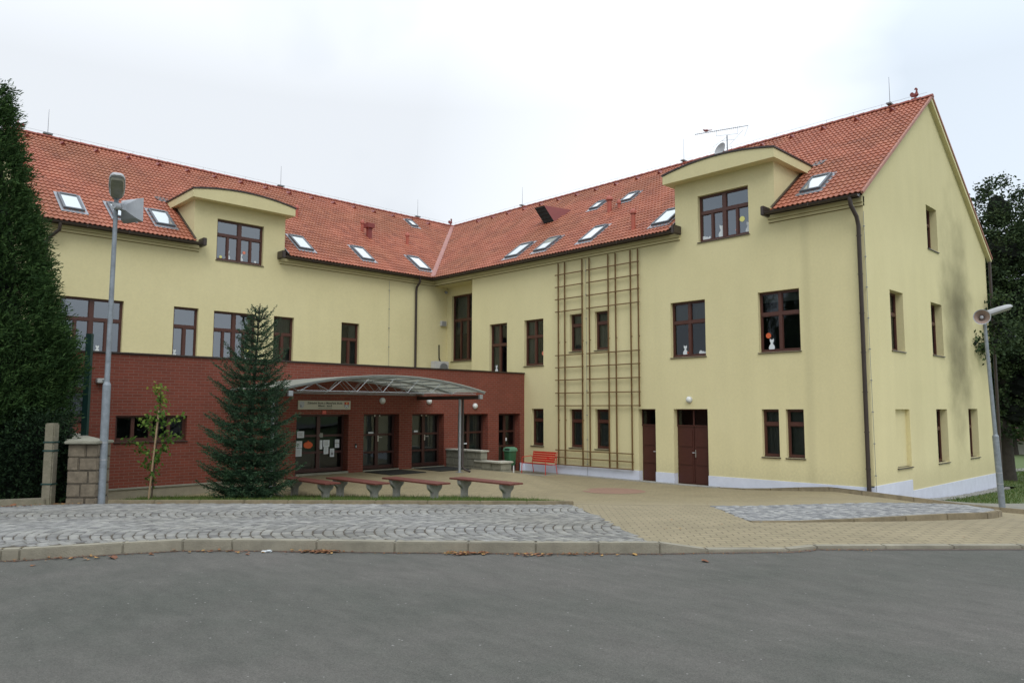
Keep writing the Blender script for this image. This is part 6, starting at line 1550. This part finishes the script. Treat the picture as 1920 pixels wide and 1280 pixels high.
# sapling tied to a stake
def sapling():
    X, Y = -8.42, 17.7; x0, y0 = cw(X, Y); z0 = g(X, Y); t = thing('sapling_tree', 'slender young yellow green tree tied to a stake before the brick wall', 'tree', (x0, y0, z0))
    tx = lambda z: dirw(.05*z, 0)
    mb = MB(); mb.tube([Vector((x0, y0, z0))+tx(h)+Vector((0, 0, h)) for h in (0, .6, 1.2, 1.8, 2.3, 2.68)], [.018, .016, .013, .010, .007, .003], 6); 
    anchors = [(.45, -.1, .30), (.62, .12, .3), (.78, -.30, .5), (.95, .1, .55), (1.12, -.32, .5), (1.2, .30, .45), (1.35, -.62, .75), (1.42, .62, .45), (1.5, .18, .5), (1.62, -.2, .4), (1.82, -.55, .5), (1.9, -.30, .5), (1.88, .50, .45), (1.97, .2, .45), (2.05, -.1, .35), (2.2, .06, .2), (2.38, .03, .2), (2.55, .0, .16), (2.68, .02, .12)]
    Ps = []
    for h, dx, w in anchors:
        b = Vector((x0, y0, z0))+tx(h*.9)+Vector((0, 0, h*.9)); e = b+dirw(dx, random.uniform(-.25, .25))+Vector((0, 0, h*.1+.08)); mb.tube([b, b.lerp(e, .5)+Vector((0, 0, .03)), e], [.006, .005, .003], 4)
        n = int(62*max(w, .35))
        for _ in range(n):
            f = random.random()**.7; p = b.lerp(e, .15+.9*f)+Vector((random.gauss(0, .06), random.gauss(0, .06), random.gauss(0, .055))); Ps.append(tuple(p))
    obj('trunk', mb, BARK, t)
    P = np.array(Ps); nn = len(P); D = rand_dirs(nn); D[:, 2] -= .4; D /= np.linalg.norm(D, axis=1)[:, None]; rn = np.clip((P[:, 2]-z0)/2.8*.55+rng.uniform(-.25, .4, nn), 0, 1)
    V, F = blades(P, D, rng.uniform(.07, .12, nn), rng.uniform(.055, .085, nn)); npobj('crown', V, F, SAPL, t, rnd=rn)
    sx, sy = cw(X-.02, Y-.12); mb = MB(); mb.tube([(sx, sy, z0-.1), (sx+dirw(.16, 0).x, sy+dirw(.16, 0).y, z0+2.1)], .021, 8)
    tag(obj('tree_stake', mb, STAKE), 'pale wooden stake supporting the slender young tree', 'stake')
sapling()
# fallen leaves: a few single ones and two small drifts at the kerb
def leaf_geo(mb, x, y, z, s):
    a = random.uniform(0, 6.28); c, sn_ = math.cos(a), math.sin(a)
    P = [(-1, 0, .1), (-.4, .55, .35), (.3, .5, .15), (1, 0, .3), (.35, -.5, .3), (-.45, -.55, .1)]
    mb.add([(x+s*(u*c-v*sn_), y+s*(u*sn_+v*c), z+s*w+.003) for u, v, w in P], [(0, 1, 2, 3), (0, 3, 4, 5)], r=random.random())
LV = [(-4.55, 8.72, .7, .075, 'large curled brown leaf on the road below the left kerb bend'), (-4.22, 8.93, .7, .04, 'small brown leaf on the road near the left kerb bend'), (-8.95, 13.6, None, .10, 'yellow orange leaf at the foot of the concrete gate post'),
      (-6.55, 14.1, None, .07, 'orange leaf on the cobbles against the garden kerb'), (-.63, 17.9, None, .07, 'bright yellow leaf in the grass before the nearest bench'), (2.18, 8.6, .7, .06, 'orange leaf on the road below the driveway'), (1.45, 8.98, .7, .05, 'orange leaf against the kerb, nearest the driveway'), (.74, 8.98, .7, .035, 'small orange leaf on the road left of the driveway'),
      (-5.2, 8.3, .7, .035, 'small pale leaf at the far left of the road'), (-3.1, 8.95, .7, .035, 'tiny tan leaf on the road by the middle kerb stones')]
for X, Y, z, s, lab in LV:
    mb = MB(); x, y = cw(X, Y); leaf_geo(mb, 0, 0, 0, s); o = obj('fallen_leaf', mb, DRYL, fix=False, origin=(0, 0, 0)); o.location = (x, y, (z if z else g(X, Y)+.03)); tag(o, lab, 'leaf', 'single fallen leaves')
mb = MB()
def drift(X, Y, n, sx, sy):
    for _ in range(n):
        a, b = random.gauss(X, sx), random.gauss(Y, sy); i = np.interp(a, [p[0] for p in KF], [p[1] for p in KF])
        b = min(b, i-.03); leaf_geo(mb, *cw(a, b), .702+random.random()*.015, random.uniform(.015, .035))
drift(-2.3, 9.12, 110, .13, .05); drift(-.55, 9.02, 90, .14, .05); drift(.25, 8.95, 40, .12, .05); drift(.9, 9.0, 22, .2, .06); drift(-3.4, 9.1, 20, .3, .06); drift(-5, 8.7, 30, .35, .08)
for k in range(520):     # thin scatter along the kerb foot
    a = random.uniform(-6, 4.5); i = np.interp(a, [p[0] for p in KF], [p[1] for p in KF]); leaf_geo(mb, *cw(a, i-.02-abs(random.gauss(0, .05))), .702, random.uniform(.006, .015))
for k in range(90):
    a = random.uniform(-9.8, -8); leaf_geo(mb, *cw(a, np.interp(a, [-9.8, -8.4, -8], [13.3, 14.05, 14.15])-abs(random.gauss(0, .08))), g(a, 14)+.03, random.uniform(.015, .035))
for k in range(60):
    a = random.uniform(-7.4, 1); leaf_geo(mb, *cw(a, random.uniform(14.7, 20)), 0, random.uniform(.02, .04)); 
    for q in range(6): x, y, z = mb.v[-6+q]; mb.v[-6+q] = (x, y, z+gw(x, y)+.05)
for k in range(60):
    a, b = random.uniform(2, 12), random.uniform(9.8, 22); n0 = len(mb.v); leaf_geo(mb, *cw(a, b), 0, random.uniform(.012, .028))
    for q in range(n0, len(mb.v)): x, y, z = mb.v[q]; mb.v[q] = (x, y, z+gw(x, y)+.012)
tag(obj('leaf_litter', mb, DRYL, fix=False), 'thin drifts of dry brown leaves along the kerb', 'leaf litter', kind='stuff')
mb = MB()      # dirt line in the gutter
for (a, b), (c, d) in zip(KF[3:19], KF[4:19]):
    n = 6
    for k in range(n):
        t0, t1 = k/n, (k+1)/n; w0 = .05+.04*random.random(); w1 = .05+.04*random.random()
        mb.add([(*cw(a+(c-a)*t0, b+(d-b)*t0-w0), .7035), (*cw(a+(c-a)*t1, b+(d-b)*t1-w0*.9), .7035), (*cw(a+(c-a)*t1, b+(d-b)*t1+.02), .7035), (*cw(a+(c-a)*t0, b+(d-b)*t0+.02), .7035)], [(0, 1, 2, 3)])
tag(obj('gutter_dirt', mb, mat('gutter_soil', (.10, .075, .06), .95, noise=.35, nscale=12), fix=False), kind='structure')

# ------------------------------------------------------------------ sky, sun, camera
w = bpy.data.worlds.new('World'); scn.world = w; w.use_nodes = True; nt = w.node_tree; nt.nodes.clear()
out = nt.nodes.new('ShaderNodeOutputWorld'); bg = nt.nodes.new('ShaderNodeBackground')
sky = nt.nodes.new('ShaderNodeTexSky'); sky.sky_type = 'NISHITA'; sky.sun_disc = False
SUN_EL, SUN_AZ = 48, None
sunv = Vector((-.62, -.80, 0)).normalized()*math.cos(R_(SUN_EL))+Vector((0, 0, math.sin(R_(SUN_EL))))
sky.sun_elevation = R_(SUN_EL); sky.sun_rotation = math.atan2(sunv.x, sunv.y)
tc = nt.nodes.new('ShaderNodeTexCoord')
mp = nt.nodes.new('ShaderNodeMapping'); mp.inputs['Rotation'].default_value = (0, 0, R_(20)); mp.inputs['Scale'].default_value = (1, 1, 1.6); nt.links.new(tc.outputs['Generated'], mp.inputs[0])
nz = nt.nodes.new('ShaderNodeTexNoise'); nz.inputs['Scale'].default_value = 1.7; nz.inputs['Detail'].default_value = 5; nz.inputs['Roughness'].default_value = .45; nz.inputs['Distortion'].default_value = .25
nt.links.new(mp.outputs[0], nz.inputs['Vector'])
cr = nt.nodes.new('ShaderNodeValToRGB'); e = cr.color_ramp.elements; e[0].position = .38; e[1].position = .60
e[0].color = (.66, .735, .82, 1); e[1].color = (1.02, 1.07, 1.13, 1)
nt.links.new(nz.outputs['Fac'], cr.inputs[0])
# overcast: brighter toward the zenith and toward the hidden sun
sep = nt.nodes.new('ShaderNodeSeparateXYZ'); nt.links.new(tc.outputs['Generated'], sep.inputs[0])
mz = nt.nodes.new('ShaderNodeMapRange'); mz.inputs['From Min'].default_value = .38; mz.inputs['From Max'].default_value = .95; mz.inputs['To Min'].default_value = 1.0; mz.inputs['To Max'].default_value = 2.3
nt.links.new(sep.outputs[2], mz.inputs[0])
dt = nt.nodes.new('ShaderNodeVectorMath'); dt.operation = 'DOT_PRODUCT'; dr = dirw(.8, .75).normalized(); dt.inputs[1].default_value = (dr.x, dr.y, 0); nt.links.new(tc.outputs['Generated'], dt.inputs[0])
mr = nt.nodes.new('ShaderNodeMapRange'); mr.inputs['From Min'].default_value = .55; mr.inputs['From Max'].default_value = 1.0; mr.inputs['To Min'].default_value = 1.0; mr.inputs['To Max'].default_value = 1.55
nt.links.new(dt.outputs['Value'], mr.inputs[0])
mu = nt.nodes.new('ShaderNodeMath'); mu.operation = 'MULTIPLY'; nt.links.new(mz.outputs[0], mu.inputs[0]); nt.links.new(mr.outputs[0], mu.inputs[1])
vs_ = nt.nodes.new('ShaderNodeVectorMath'); vs_.operation = 'SCALE'; nt.links.new(cr.outputs[0], vs_.inputs[0]); nt.links.new(mu.outputs[0], vs_.inputs['Scale'])
ss = nt.nodes.new('ShaderNodeVectorMath'); ss.operation = 'SCALE'; ss.inputs['Scale'].default_value = .10; nt.links.new(sky.outputs[0], ss.inputs[0])
mx = nt.nodes.new('ShaderNodeMix'); mx.data_type = 'RGBA'; mx.inputs[0].default_value = .94; nt.links.new(ss.outputs[0], mx.inputs[6]); nt.links.new(vs_.outputs[0], mx.inputs[7])
nt.links.new(mx.outputs[2], bg.inputs['Color']); bg.inputs['Strength'].default_value = 1.0; nt.links.new(bg.outputs[0], out.inputs[0])
sd = bpy.data.lights.new('sun', 'SUN'); sd.energy = 1.15; sd.angle = R_(30); sd.color = (1, .97, .92); so = bpy.data.objects.new('sun', sd); COL.objects.link(so)
so.rotation_euler = sunv.to_track_quat('Z', 'Y').to_euler(); so.location = (0, 0, 30)
cd = bpy.data.cameras.new('camera'); co = bpy.data.objects.new('camera', cd); COL.objects.link(co); scn.camera = co
cd.sensor_width = 36; cd.lens = 1399/1920*36; cd.clip_end = 3000; cd.clip_start = .1
M = Matrix.Rotation(R_(-44.05), 4, 'Z') @ Matrix.Rotation(R_(95.23), 4, 'X') @ Matrix.Rotation(.00231, 4, 'Z')
co.matrix_world = Matrix.Translation((-21.5, -7.957, 2.4)) @ M
vs = scn.view_settings; vs.view_transform = 'Standard'; vs.look = 'None'; vs.exposure = -.2; vs.gamma = 1; vs.use_curve_mapping = False
scn.cycles.max_bounces = 8; scn.cycles.transparent_max_bounces = 24; scn.cycles.sample_clamp_indirect = 4
print('faces', sum(len(o.data.polygons) for o in scn.objects if o.type == 'MESH'))
